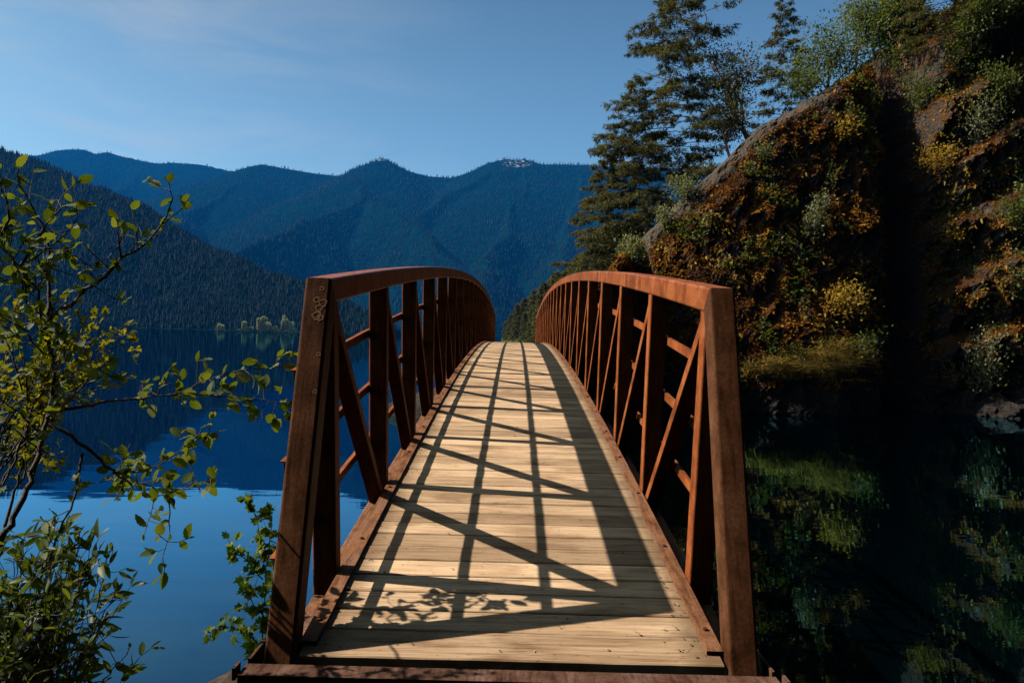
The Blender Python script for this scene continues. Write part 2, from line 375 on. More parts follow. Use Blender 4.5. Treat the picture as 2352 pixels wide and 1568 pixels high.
def polar_terrain(name, hf, x0, x1, nx, d0, d1, nd, mat, zmin=-6.0):
    px = np.linspace(x0, x1, nx); dd = np.exp(np.linspace(math.log(d0), math.log(d1), nd))
    A, D = np.meshgrid((px - VX) / F, dd); X = A * D; Y = D
    Z = np.maximum(hf(X, Y), zmin)
    V = np.stack([X, Y, Z], -1).reshape(-1, 3)
    i = np.arange(nd - 1)[:, None] * nx + np.arange(nx - 1)[None]
    Fq = np.stack([i, i + 1, i + nx + 1, i + nx], -1).reshape(-1, 4)
    z = V[:, 2][Fq].max(1); Fq = Fq[z > zmin + 0.01]
    used = np.unique(Fq); re = np.full(len(V), -1); re[used] = np.arange(len(used))
    o = mesh(name, V[used], re[Fq], mat, smooth=True)
    return o
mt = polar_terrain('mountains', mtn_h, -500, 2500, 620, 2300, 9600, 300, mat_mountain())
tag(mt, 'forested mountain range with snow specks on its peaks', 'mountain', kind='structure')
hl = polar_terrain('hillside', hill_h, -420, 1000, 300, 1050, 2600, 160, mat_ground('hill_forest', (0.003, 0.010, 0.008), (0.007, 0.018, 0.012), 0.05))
tag(hl, 'dark forested hillside dropping to the far shore', 'hill', kind='structure')

def conifers(hf, n, x0, x1, d0, d1, hmin, hmax, seed, zlo, bunch, tone=1.0):
    g = np.random.default_rng(seed)
    px = g.uniform(x0, x1, n); d = np.exp(g.uniform(math.log(d0), math.log(d1), n))
    X = (px - VX) / F * d; Y = d; Z = hf(X, Y)
    ok = Z > zlo
    c = perlin(np.stack([X / bunch, Y / bunch, 0 * X + 2], -1))
    ok &= c > -0.42
    X, Y, Z, c = X[ok], Y[ok], Z[ok], c[ok]; n = len(X)
    H = g.uniform(hmin, hmax, n) * (1 + 0.3 * c); Rr = H * g.uniform(0.13, 0.20, n)
    k = 5; an = np.arange(k) * 2 * np.pi / k; a0 = g.uniform(0, 6.28, n)
    base = np.stack([X, Y, Z - 1], -1)
    ring = lambda r, z: base[:, None] + np.stack([np.cos(an + a0[:, None]) * r[:, None] * g.uniform(0.7, 1.2, (n, k)), np.sin(an + a0[:, None]) * r[:, None] * g.uniform(0.7, 1.2, (n, k)), np.broadcast_to(z[:, None], (n, k))], -1)
    V = np.concatenate([ring(Rr, H * 0.08), ring(Rr * 0.62, H * 0.42), (base + np.stack([0 * H, 0 * H, H], -1))[:, None]], 1)
    b = np.arange(n)[:, None, None] * 11
    q = np.array([[i, (i + 1) % k, k + (i + 1) % k, k + i] for i in range(k)]); t = np.array([[k + i, k + (i + 1) % k, 10] for i in range(k)])
    tn = np.clip((g.beta(1.3, 3.2, n) + 0.25 * c) * tone + (1 - tone) * (g.random(n) < 0.07) * 0.8, 0, 1)
    return V.reshape(-1, 3), [(b + q).reshape(-1, 4), (b + t).reshape(-1, 3)], np.repeat(tn, 11)
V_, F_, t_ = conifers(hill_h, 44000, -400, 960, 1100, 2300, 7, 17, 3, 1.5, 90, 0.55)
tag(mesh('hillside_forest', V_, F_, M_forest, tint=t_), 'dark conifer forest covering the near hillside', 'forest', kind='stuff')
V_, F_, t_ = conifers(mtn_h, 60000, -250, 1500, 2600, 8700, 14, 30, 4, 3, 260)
tag(mesh('mountain_forest', V_, F_, M_forest, tint=t_), 'haze-tinted blue-green conifer forest covering the far mountains', 'forest', kind='stuff')

# ------------------------------------------------------------------ the footbridge
BX = 0.02                               # bridge axis
def deck_z(y): return CZ - 0.21 - 0.0040 * (y - 20) ** 2
def chord_z(y): return CZ + 1.34 - 0.0039 * (y - 20) ** 2
TB = 0.127                              # chord tube
XC = 0.9865                             # centre of the truss planes
Y0, Y1 = 2.90, 31.3
bridge = thing('footbridge', (BX, 3.0, deck_z(3.0)), 'rusty arched steel footbridge with plank deck over the cove', 'bridge')
BO = np.array(bridge.location)
def section(wx, wn, r, seg=3):
    pts = []
    for cx, cy, a0 in ((1, 1, 0), (-1, 1, 90), (-1, -1, 180), (1, -1, 270)):
        for k in range(seg + 1):
            a = R(a0 + 90 * k / seg); pts.append((cx * (wx / 2 - r) + r * math.cos(a), cy * (wn / 2 - r) + r * math.sin(a)))
    return pts
def rings(path, X, sec, mirror=1):
    P = np.array(path, float); T = np.diff(P, axis=0); T /= np.linalg.norm(T, axis=1)[:, None]
    Nn = np.stack([-T[:, 1], T[:, 0]], -1); out = []
    for k in range(len(P)):
        if k == 0: m = Nn[0]
        elif k == len(P) - 1: m = Nn[-1]
        else:
            m = Nn[k - 1] + Nn[k]; m = m / np.linalg.norm(m); m = m / max(0.35, m @ Nn[k])
        out.append([(X + mirror * a, P[k, 0] + m[0] * b, P[k, 1] + m[1] * b) for a, b in sec])
    return np.array(out)
def skin(rg, caps=True):
    n, k = rg.shape[:2]
    q = [[i * k + j, i * k + (j + 1) % k, (i + 1) * k + (j + 1) % k, (i + 1) * k + j] for i in range(n - 1) for j in range(k)]
    fs = [np.array(q)]
    if caps: fs.append(np.array([list(range(k))[::-1], list(range((n - 1) * k, n * k))]))
    return rg.reshape(-1, 3), fs
def bpart(name, rg, mat, parent=None, caps=True, smooth=False):
    V, fs = skin(rg, caps)
    o = mesh(name, V - BO if (parent is None or parent is bridge) else V - BO, fs, mat, parent or bridge, smooth)
    return o
# end posts and top chords, mitred where they meet
lean = np.array([0.45, 1.647]); lean /= np.linalg.norm(lean); nrm = np.array([lean[1], -lean[0]])
def end_line(base, sgn):
    d = lean * (sgn, 1); nn = nrm * (sgn, 1); return np.array(base) + nn * TB / 2, d
def node_of(c, d):
    t = 1.0
    for _ in range(40):
        p = c + d * t; s = 0.0078 * (20 - p[0]); zc = chord_z(p[0]) - TB / 2 * math.sqrt(1 + s * s)
        t += (zc - p[1]) * 0.8
    return c + d * t
cA, dA = end_line((2.885, CZ - 1.387), 1); nA = node_of(cA, dA)
cB, dB = end_line((31.45, deck_z(31.45) - 0.02), -1); nB = node_of(cB, dB)
ys = np.linspace(nA[0] + 0.3, nB[0] - 0.3, 60)
cpath = [(nA[0], nA[1])] + [(y, chord_z(y) - TB / 2) for y in ys] + [(nB[0], nB[1])]
full = [tuple(cA - dA * 0.06)] + cpath + [tuple(cB - dB * 0.06)]
secC = section(TB, TB, 0.014)
posts = {}
for sg in (-1, 1):
    rg = rings(full, BX + sg * XC, secC)
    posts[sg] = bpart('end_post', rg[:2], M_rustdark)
    bpart('top_chord', rg[1:-1], M_chord, caps=False)
    bpart('end_post', rg[-2:], M_rust)
    bp = [(2.86, deck_z(2.86) - 0.165)] + [(y, deck_z(y) - 0.165) for y in np.linspace(3.2, 31.2, 50)]
    bpart('bottom_chord', rings(bp, BX + sg * XC, secC), M_rust2)
# verticals and diagonals
PAN, NP_ = 1.36, 20
secV = section(0.123, 0.10, 0.008, 2); secD = section(0.10, 0.062, 0.006, 2)
def vert_line(i):
    y = 3.64 + PAN * i; s = 0.008 * (20 - y); d = np.array([-s, 1]) / math.hypot(s, 1)
    b = np.array([y, deck_z(y) - 0.102])
    t = 1.0
    for _ in range(30):
        p = b + d * t; t += (chord_z(p[0]) - TB - 0.001 - p[1]) * 0.9
    return b, b + d * t
for sg in (-1, 1):
    for i in range(NP_ + 1):
        b, t = vert_line(i)
        bpart('vertical_post', rings([tuple(b), tuple(t)], BX + sg * XC, secV), M_rust)
    for i in range(NP_):
        b, t = vert_line(i); b2, t2 = vert_line(i + 1)
        d = (b2 - t) / np.linalg.norm(b2 - t)
        p0 = t + np.array([0.045, -0.035]) + d * 0.02; p1 = b2 + np.array([-0.085, 0.014])
        bpart('diagonal_brace', rings([tuple(p0), tuple(p1)], BX + sg * XC, secD), M_rust)
    # three angle-iron rails on the outer side
    for h in (0.335, 0.725, 1.12):
        def rz(y): return deck_z(y) + h
        ya = 2.9
        for _ in range(20): ya = 2.885 + (rz(ya) - (CZ - 1.387)) * 0.45 / 1.647
        rp = [(y, rz(y)) for y in np.linspace(ya + 0.02, 31.2 - 0.27 * h, 60)]
        sec = [(0, -0.026), (0.006, -0.026), (0.006, 0.020), (0.024, 0.020), (0.024, 0.026), (0, 0.026)]
        bpart('side_rail', rings(rp, BX + sg * 1.0515, sec, sg), M_rust, smooth=False)
    # toe plate along the deck edge, with bolts
    tp = [(y, deck_z(y)) for y in np.linspace(2.97, 31.2, 60)]
    sec = [(0.848, 0.022), (0.848, 0.004), (0.856, 0.004), (0.856, 0.014), (0.912, 0.014), (0.912, -0.10), (0.920, -0.10), (0.920, 0.022)]
    toe = bpart('toe_plate', rings(tp, BX, sec, sg), M_rust2, smooth=False)
    bm_ = MB(); an = np.arange(6) * np.pi / 3
    bm_.add(np.array([(0.011 * math.cos(a), 0.011 * math.sin(a), z) for z in (0, 0.010) for a in an]), [np.array([[i, (i + 1) % 6, 6 + (i + 1) % 6, 6 + i] for i in range(6)]), np.array([[6, 7, 8, 9, 10, 11]])])
    b0 = None
    for k in range(33):
        y = 3.13 + 0.87 * k
        if b0 is None: o = b0 = bm_.build('bolt', M_rustdark, toe)
        else: o = b0.copy(); COL.objects.link(o); o.parent = toe
        s = 0.008 * (20 - y)
        o.location = Vector((BX + sg * 0.886, y, deck_z(y) + 0.0215)) - bridge.location
        o.rotation_euler = (math.atan(s), 0, 0.3 * k)
# plank deck
pl = MB(); y = Y0; k = 0
while y < 31.2:
    w = 0.165 + random.uniform(-0.006, 0.006) if k else 0.205
    yc = y + w / 2; s = 0.008 * (20 - yc) + random.uniform(-0.006, 0.006); t = random.random(); dz = random.uniform(-0.002, 0.002)
    nx = 24
    xs = np.linspace(-0.905, 0.905, nx + 1)
    ed = perlin(np.stack([xs * (9 if k else 3.5), xs * 0 + k * 3.1, xs * 0], -1)) * (0.004 if k else 0.005)
    top = lambda yy, inset: np.stack([xs + BX, yy, deck_z(yc) + s * (yy - yc) + dz - inset + 0 * xs], -1)
    f0 = np.full(nx + 1, y) + ed; f1 = np.full(nx + 1, y + w)
    rows = [top(f0, 0.045), top(f0, 0.005), top(f0 + 0.005, 0.0), top(f1 - 0.005, 0.0), top(f1, 0.005), top(f1, 0.045)]
    V = np.concatenate(rows) - BO; n1 = nx + 1
    q = [[r * n1 + i, r * n1 + i + 1, (r + 1) * n1 + i + 1, (r + 1) * n1 + i] for r in range(5) for i in range(nx)]
    pl.add(V, [np.array(q), np.array([[r * n1 + (0 if e == 0 else nx) for r in (range(6) if e else range(5, -1, -1))] for e in (0, 1)])], t)
    y += w + 0.010; k += 1
pl.build('plank_deck', M_wood, bridge)
# bearing beam across the near end
bb = MB()
zb = CZ - 1.402
bb.box((BX, 2.815, zb - 0.006), (2.22, 0.098, 0.012)); bb.box((BX, 2.772, zb - 0.118), (2.22, 0.012, 0.21))
for sg in (-1, 1):
    bb.box((BX + sg * 1.10, 2.98, zb - 0.06), (0.012, 0.23, 0.16))
    bb.box((BX + sg * 1.128, 2.80, zb + 0.0), (0.012, 0.06, 0.05))
bb.v = [v - BO for v in bb.v]
bb.build('bearing_beam', M_sill, bridge)
# lichen rings on the left end post
M_lich, n_, l_, b_ = newmat('lichen'); b_.inputs['Base Color'].default_value = (0.22, 0.125, 0.062, 1); b_.inputs['Roughness'].default_value = 1
lc = MB()
def on_post(u, v):      # u across from the post centre, v metres down from the node along the front face
    p = nA - dA * v - nrm * (TB / 2 + 0.0015); return np.array([BX - XC + u, p[0], p[1]]) - BO
for u, v, r0, r1 in ((0.022, 0.012, 0.012, 0.007), (0.002, 0.07, 0.016, 0.010), (0.034, 0.085, 0.020, 0.014), (0.018, 0.112, 0.018, 0.012), (0.010, 0.150, 0.022, 0.015), (0.028, 0.160, 0.017, 0.010), (0.038, 0.34, 0.011, 0.006), (0.040, 0.52, 0.010, 0.006)):
    m = 26; V = []
    for i in range(m):
        a = i * 2 * math.pi / m; w = 1 + 0.10 * math.sin(3 * a + 900 * u + v * 50) + 0.08 * math.sin(5 * a + 700 * v) + 0.05 * random.uniform(-1, 1)
        for r in (r0, r1): V.append(on_post(u + r * w * math.cos(a), v + r * w * math.sin(a)))
    lc = MB(); lc.add(np.array(V), np.array([[2 * i, 2 * ((i + 1) % m), 2 * ((i + 1) % m) + 1, 2 * i + 1] for i in range(m)]))
    lc.build('lichen_patch', M_lich, posts[-1])

# ------------------------------------------------------------------ the cliff
T_PX = [(1405, 612), (1430, 590), (1460, 566), (1500, 527), (1560, 468), (1640, 397), (1700, 338), (1760, 283), (1850, 232), (1920, 192), (1985, 168), (2040, 120), (2100, 60), (2200, 10), (2350, -130), (2600, -260)]
def yb0(X):
    X = np.asarray(X, float)
    dome = 42.5 + ((X - 16.5) / 9.0) ** 2 * 2.6
    left = np.interp(X, [-14, -8, 2, 6, 9], [40, 37, 32.6, 39, 45.5])
    right = np.interp(X, [27, 31, 36, 44, 60], [47.5, 46, 44, 40, 36])
    y = np.where(X < 9, left, dome)
    k = np.clip((X - 24) / 5, 0, 1); k = k * k * (3 - 2 * k)
    return y * (1 - k) + right * k
def lean0(X): return np.interp(X, [2, 10, 24, 30, 45], [0.3, 0.30, 0.30, 0.34, 0.34])
tx, tz = [-14, -9.5, -7, -5, 0, 2.2, 3.6, 5.0, 6.3], [-1.5, -0.6, 0.5, 1.3, 3.2, 4.4, 6.2, 7.8, 9.2]
for px, py in T_PX:
    d = 48.0
    for _ in range(30):
        p = at(px, py, d); d = 0.5 * d + 0.5 * float(yb0(p.x) + lean0(p.x) * p.z * 0.92)
    tx.append(p.x); tz.append(p.z)
def Ttop(X): return np.interp(X, tx, tz)
def cleft_x(z): return 25.9 + 0.17 * z
def face_y(X, z):
    y = yb0(X) + lean0(X) * np.maximum(z, 0) * 0.92
    w = 1.55 + 0.35 * perlin(np.stack([0 * X, z / 4, 0 * X + 2.2], -1))
    c = np.clip(1.3 - np.abs(X - cleft_x(z)) / w, 0, 1); y = y + 7.0 * c * c * (3 - 2 * c)
    # ledges of the right-hand buttress, rising to the right
    r = np.clip((X - 28) / 3, 0, 1)
    q = (z - 0.42 * (X - 30) + 1.6 * perlin(np.stack([X / 5, z / 7, 0 * X + 4], -1))) / 4.6
    sw = q - np.floor(q); y = y + r * (np.where(sw < 0.78, -1.7 * sw / 0.78, -1.7 * (1 - sw) / 0.22) + 0.6)
    return y
NX, NF, NR, NBK = 400, 190, 14, 46
Xc = np.linspace(-13, 62, NX); T = Ttop(Xc)
rowsX, rowsY, rowsZ = [], [], []
RR = 1.3
for k in range(NF):
    z = -1.8 + (T - RR + 1.8) * k / (NF - 1); rowsX.append(Xc); rowsZ.append(z); rowsY.append(face_y(Xc, z))
yl, zl = rowsY[-1], rowsZ[-1]
for k in range(1, NR + 1):
    a = R(82) * k / NR; rowsX.append(Xc); rowsZ.append(zl + RR * math.sin(a)); rowsY.append(yl + RR * 0.42 * math.sin(a) + RR * (1 - math.cos(a)))
yr, zr = rowsY[-1], rowsZ[-1]
bslope = np.interp(Xc, [-5, 3, 8, 14, 30, 45], [-0.25, -0.05, 0.02, 0.06, 0.12, 0.2])
for k in range(1, NBK + 1):
    q = 34 * (k / NBK) ** 1.4; rowsX.append(Xc * (1 + q / yr)); rowsY.append(yr + q); rowsZ.append(zr + bslope * q)
CX, CY, CZZ = np.array(rowsX), np.array(rowsY), np.array(rowsZ)
P = np.stack([CX, CY, CZZ], -1)
amp = np.clip((CX + 2) / 9, 0.25, 1)
rim = np.ones(CX.shape); rim[NF - 16:NF + NR] = np.abs(np.linspace(-1, 1, 16 + NR))[:, None] ** 1.0 * 0.88 + 0.12
rgt = 1 + 0.6 * np.clip((CX - 27) / 4, 0, 1)
lowf = fbm(P / np.array([5.5, 5.5, 7.5]), 3) * 1.9 * rgt
mid = fbm(P / np.array([1.6, 1.6, 2.1]), 4, 0.55, True) * 1.05 * rgt
fine = fbm(P / 0.45, 3) * 0.16
front = (np.arange(len(CX)) < NF + NR)[:, None]
domek = 1 - 0.42 * np.clip((25 - CX) / 3, 0, 1)
dsp = (lowf * rim * domek + mid * rim * domek + fine) * amp
P[..., 1] -= np.where(front, dsp * 0.9, 0); P[..., 2] += np.where(front, 0.25 * (mid * rim + fine) * amp, (lowf * 0.15 + fine) * amp)
P[..., 0] += fbm(P / 1.1 + 40, 3) * 0.22 * amp
def grid_faces(nr, nc):
    i = np.arange(nr - 1)[:, None] * nc + np.arange(nc - 1)[None]
    return np.stack([i, i + 1, i + nc + 1, i + nc], -1).reshape(-1, 4)
RIMF = np.zeros(CX.shape); RIMF[NF - 2:] = np.clip(np.arange(len(CX) - NF + 2) / 6, 0, 1)[:, None]; RIMF *= np.clip((26 - CX) / 3, 0, 1) * np.clip((CX - 7) / 2, 0, 1)
def mat_rock():
    m, n, l, b = newmat('cliff_rock')
    v = mapping(n, l, (1, 1, 1)); t1 = noise_node(n, l, 0.6, 6, v, 0.65); t2 = noise_node(n, l, 6, 5, v, 0.7); t3 = noise_node(n, l, 0.33, 5, v, 0.6, 0.6)
    r1 = ramp(n, [(0.3, (0.025, 0.021, 0.019)), (0.5, (0.06, 0.050, 0.044)), (0.72, (0.15, 0.13, 0.118))]); l.new(t2.outputs[0], r1.inputs[0])
    geo = n.new('ShaderNodeNewGeometry'); sx = n.new('ShaderNodeSeparateXYZ'); l.new(geo.outputs['Normal'], sx.inputs[0])
    sp = n.new('ShaderNodeSeparateXYZ'); l.new(geo.outputs['Position'], sp.inputs[0])
    # moss grows where the rock is not too steep and above the splash line
    a = n.new('ShaderNodeMath'); a.operation = 'MULTIPLY_ADD'; l.new(sx.outputs[2], a.inputs[0]); a.inputs[1].default_value = 0.30; l.new(t1.outputs[0], a.inputs[2])
    k = n.new('ShaderNodeMapRange'); k.inputs[1].default_value = 0.50; k.inputs[2].default_value = 0.66; l.new(a.outputs[0], k.inputs[0])
    hgt = n.new('ShaderNodeMapRange'); hgt.inputs[1].default_value = 0.8; hgt.inputs[2].default_value = 3.0; l.new(sp.outputs[2], hgt.inputs[0])
    f = n.new('ShaderNodeMath'); f.operation = 'MULTIPLY'; l.new(k.outputs[0], f.inputs[0]); l.new(hgt.outputs[0], f.inputs[1])
    rm = ramp(n, [(0.35, (0.035, 0.016, 0.007)), (0.5, (0.075, 0.030, 0.008)), (0.68, (0.13, 0.055, 0.012))]); l.new(t3.outputs[0], rm.inputs[0])
    c = mixc(n, l, r1.outputs[0], rm.outputs[0], f.outputs[0])
    rg = ramp(n, [(0.35, (0.05, 0.039, 0.031)), (0.6, (0.125, 0.098, 0.078))]); l.new(t2.outputs[0], rg.inputs[0]); c = mixc(n, l, c, rg.outputs[0], attr(n))
    wet = n.new('ShaderNodeMapRange'); wet.inputs[1].default_value = 0.5; wet.inputs[2].default_value = 1.6; wet.inputs[3].default_value = 0.62; wet.inputs[4].default_value = 0.0; l.new(sp.outputs[2], wet.inputs[0])
    c = mixc(n, l, c, (0.012, 0.011, 0.010), wet.outputs[0]); l.new(c, b.inputs['Base Color'])
    b.inputs['Roughness'].default_value = 0.95; b.inputs['Specular IOR Level'].default_value = 0.1
    bump(n, l, b, t2.outputs[0], 1.0, 0.12)
    return m
cl = mesh('cliff', P.reshape(-1, 3), grid_faces(*CX.shape), mat_rock(), smooth=False, tint=RIMF.ravel())
tag(cl, 'steep mossy rock cliff with a dark vertical cleft above the cove', 'cliff', kind='structure')
# samplers on the cliff
CN = np.cross(np.gradient(P, axis=1), np.gradient(P, axis=0)); CN /= np.linalg.norm(CN, axis=-1)[..., None] + 1e-9
CN *= np.where(CN[..., 1:2] > 0, -1, 1) * np.where(front[..., None], 1, 1)
from mathutils.bvhtree import BVHTree
bvh = BVHTree.FromPolygons([tuple(v) for v in P.reshape(-1, 3)], [tuple(f) for f in grid_faces(*CX.shape)])
def hit(px, py, dmin=10):
    o = Vector((0, 0, CZ)); d = (at(px, py, 1.0) - o).normalized()
    h = bvh.ray_cast(o, d, 400); return h[0]
def ground(x, y, z=120):
    h = bvh.ray_cast(Vector((x, y, z)), Vector((0, 0, -1)), 400); return h[0].z if h[0] else 0.0

# ------------------------------------------------------------------ leaves
def leaf_shape(width, rows=5, fold=0.18, curl=0.12, peak=0.45, tipped=True):
    V = []; 
    for i in range(rows + 1):
        t = i / rows
        w = width / 2 * (math.sin(math.pi * t ** (math.log(0.5) / math.log(peak))) ** 0.75 if 0 < t < 1 else 0.0)
        z = -curl * t * t
        V += [(t, -w, z + fold * w), (t, 0, z), (t, w, z + fold * w)]
    q = [[3 * i + j, 3 * i + 3 + j, 3 * i + 4 + j, 3 * i + 1 + j] for i in range(rows) for j in (0, 1)]
    return np.array(V), np.array(q)
def lobed_shape(fold=0.2):
    o = [(0, 0), (0.15, -0.42), (0.42, -0.26), (0.62, -0.36), (0.66, -0.14), (1.0, 0), (0.66, 0.14), (0.62, 0.36), (0.42, 0.26), (0.15, 0.42)]
    V = np.array([(x, y, fold * abs(y) - 0.12 * x * x) for x, y in o] + [(0.35, 0, -0.02)])
    return V, np.array([[10, i, (i + 1) % 10] for i in range(10)])
L_ALDER = leaf_shape(0.58, 9, 0.18, 0.16)
L_ALDER[0][0::3, 2] += 0; L_ALDER[0][:, 2] += np.repeat(np.where(np.arange(10) % 2, 0.022, -0.022), 3) * np.tile([1, 0.3, 1], 10); L_LANCE = leaf_shape(0.30, 5, 0.25, 0.22, 0.45); L_LOBED = lobed_shape(); L_SMALL = leaf_shape(0.6, 2, 0.2, 0.1)
def instances(shape, pos, d, nrm, scale):
    LV, LF = shape; pos = np.asarray(pos); d = d / (np.linalg.norm(d, axis=1)[:, None] + 1e-9)
    s = np.cross(nrm, d); s /= np.linalg.norm(s, axis=1)[:, None] + 1e-9; u = np.cross(d, s)
    sc = np.asarray(scale).reshape(-1, 1, 1)
    V = pos[:, None] + sc * (LV[None, :, 0:1] * d[:, None] + LV[None, :, 1:2] * s[:, None] + LV[None, :, 2:3] * u[:, None])
    n, m = len(pos), len(LV)
    return V.reshape(-1, 3), (np.arange(n)[:, None, None] * m + LF[None]).reshape(-1, LF.shape[1]), m
def resample(pts, step):
    P_ = np.array([tuple(p) for p in pts]); L = np.concatenate([[0], np.cumsum(np.linalg.norm(np.diff(P_, axis=0), axis=1))])
    n = max(3, int(L[-1] / step)); s = np.linspace(0, L[-1], n)
    return np.stack([np.interp(s, L, P_[:, k]) for k in range(3)], -1)
def foliage(name, shape, pos, d, nrm, scale, mat, parent, org, tint):
    V, Fq, m = instances(shape, pos, d, nrm, scale)
    return mesh(name, V - np.array(org), Fq, mat, parent, smooth=True, tint=np.repeat(tint, m))

# ------------------------------------------------------------------ conifers and broadleaf trees on the cliff top
def conifer(name, H, r0, crown0, Lmax, nb, seed, label, cat='tree', group=None, sprays=34, bare=0.0, lean_=(0, 0), power=0.8, leafmat=None, spray=0.29):
    g = np.random.default_rng(seed); t = thing(name, (0, 0, 0), label, cat, group)
    w = MB()
    hs = np.linspace(-2.5, H, 14); tp = np.stack([lean_[0] * (hs / H) ** 1.5 + 0.10 * np.sin(hs * 0.7 + seed), lean_[1] * (hs / H) ** 1.5 + 0.08 * np.cos(hs * 0.6), hs], -1)
    w.tube(tp, r0 * np.clip(1 - hs / H, 0.06, 1.1), 8)
    pos, dr, nr, sc, tn = [], [], [], [], []
    for b in range(nb):
        f = (b + g.uniform(0, 1)) / nb; h = H * (crown0 + (1 - crown0) * f ** 0.9)
        L = Lmax * ((1 - f) ** power * 0.95 + 0.06) * g.uniform(0.55, 1.12)
        if g.random() < bare: continue
        a = b * 2.399 + g.uniform(-0.5, 0.5); droop = g.uniform(-0.12, 0.42) * (1 - 0.5 * f)
        o = np.array([np.interp(h, hs, tp[:, 0]), np.interp(h, hs, tp[:, 1]), h]); u = np.array([math.cos(a), math.sin(a), 0])
        s = np.linspace(0, 1, 6); bend = g.uniform(-0.25, 0.25); side = np.array([-u[1], u[0], 0])
        line = o + L * (s[:, None] * u + (-droop * s ** 1.4 + 0.22 * droop * s ** 3)[:, None] * np.array([0, 0, 1]) + (bend * s ** 2)[:, None] * side)
        w.tube(line, np.linspace(0.035, 0.008, 6) * (0.5 + L / Lmax), 4)
        if g.random() < 0.12: continue
        nt_ = int(sprays * 0.42 * (0.3 + L / Lmax)) + 2
        for q in range(nt_):
            f0 = g.uniform(0.22, 1.0) ** 0.8; c0 = np.array([np.interp(f0, s, line[:, c]) for c in range(3)])
            sd = 1 if q % 2 else -1; lt = L * g.uniform(0.10, 0.26) * (1.25 - 0.7 * f0) + 0.12
            e = u * g.uniform(0.3, 1.0) + side * sd * g.uniform(0.5, 1.1) + np.array([0, 0, g.uniform(-0.45, 0.08)]); e /= np.linalg.norm(e)
            k = 8 + int(lt * 22); r_ = g.uniform(0.05, 1.0, k)
            pos.append(c0 + (r_ * lt)[:, None] * e + g.normal(0, 0.055, (k, 3)) + np.array([0, 0, -0.04]))
            dr.append(e + g.normal(0, 0.55, (k, 3)) + np.array([0, 0, -0.12])); nr.append(g.normal(0, 0.45, (k, 3)) + np.array([0, 0, 1]))
            sc.append(g.uniform(0.5, 1.25, k) * spray); tn.append(np.clip(g.normal(0.40, 0.2, k) + g.normal(0, 0.12), 0, 1))
    w.build('trunk', M_bark, t, smooth=True)
    pos, dr, nr, sc, tn = [np.concatenate(q) for q in (pos, dr, nr, sc, tn)]
    foliage('crown', leaf_shape(0.24, 2, 0.3, 0.25), pos, dr, nr, sc, leafmat or M_needle, t, (0, 0, 0), tn)
    return t
def broadleaf(name, H, Wd, r0, nl, seed, label, cat='tree', group=None, bark=None, leafmat=None, lean_=(0, 0), leaf=0.22, levels=3, clump=0.45, base=0.25, parts=True):
    """trunk that forks into limbs; leaves in clumps at the ends"""
    g = np.random.default_rng(seed); t = thing(name, (0, 0, 0), label, cat, group)
    w = MB(); tips = []
    def grow(p, d, L, r, lev):
        n = 5; pts = [p]; q = p.copy(); dd = d.copy()
        for _ in range(n):
            dd = dd + g.normal(0, 0.16, 3) + np.array([0, 0, 0.05]); dd /= np.linalg.norm(dd); q = q + dd * L / n; pts.append(q.copy())
        w.tube(pts, np.linspace(r, r * 0.6, n + 1), 7 if lev == 0 else 5)
        if lev >= levels:
            tips.append(q); tips.append(pts[3]); return
        for k in range(g.integers(2, 4) + (lev == 0)):
            e = dd + g.normal(0, 0.55, 3) * np.array([Wd / H * 1.4, Wd / H * 1.4, 0.55]); e /= np.linalg.norm(e)
            grow(pts[g.integers(3, n + 1)] if k else q, e, L * g.uniform(0.55, 0.85), r * 0.58, lev + 1)
    d0 = np.array([lean_[0], lean_[1], 1.0]); d0 /= np.linalg.norm(d0)
    grow(np.array([0, 0, -0.6]), d0, H * (base + 0.12), r0, 0)
    tips = np.array(tips); lim = np.array([Wd * 0.62, Wd * 0.62, H])
    k = g.integers(0, len(tips), nl); c = g.normal(0, 1, (nl, 3)) * clump * H * 0.12
    pos = tips[k] + c
    d = c + g.normal(0, 0.3, (nl, 3)) + np.array([0, 0, -0.25]); nr = g.normal(0, 0.6, (nl, 3)) + np.array([-0.3, -0.2, 0.8])
    w.build('trunk', bark or M_bark, t, smooth=True)
    ct = g.normal(0.5, 0.16, len(tips))[k]
    foliage('crown', L_SMALL, pos, d, nr, g.uniform(0.6, 1.4, nl) * leaf, leafmat or M_bright, t, (0, 0, 0), np.clip(ct + g.normal(0, 0.15, nl), 0, 1))
    return t
def put(t, px, py, d, up=None, sink=0.0):
    p = at(px, py, d); z = ground(p.x, p.y)
    t.location = (p.x, p.y, z - sink); return t
def plant_at(t, px, py):
    h = hit(px, py); t.location = h if h else at(px, py, 48); return t

put(conifer('fir_tree', 24.5, 0.27, 0.02, 7.4, 150, 21, 'tall fir with wide drooping boughs at the left end of the cliff top', 'fir tree', sprays=84, power=0.75), 1541, 440, 57)
put(conifer('fir_tree', 27.0, 0.36, 0.14, 5.0, 74, 22, 'tall fir with thick dark trunk and sparse boughs beside the widest fir', 'fir tree', sprays=34, bare=0.34, power=0.35), 1612, 380, 60)
put(conifer('fir_tree', 15.5, 0.17, 0.05, 5.2, 110, 23, 'shorter fir with pale twiggy boughs below the tall firs, left of the rock rim', 'fir tree', sprays=52, bare=0.08, power=0.7), 1450, 560, 56)
put(conifer('fir_tree', 12.5, 0.14, 0.05, 4.4, 90, 24, 'small olive fir lowest on the slope right above the bridge railing', 'fir tree', sprays=52, power=0.7), 1385, 600, 58)
put(conifer('fir_tree', 14.0, 0.15, 0.10, 3.2, 84, 25, 'slender fir with see-through crown midway along the cliff rim', 'fir tree', sprays=38, bare=0.1, power=0.6), 1796, 245, 62)
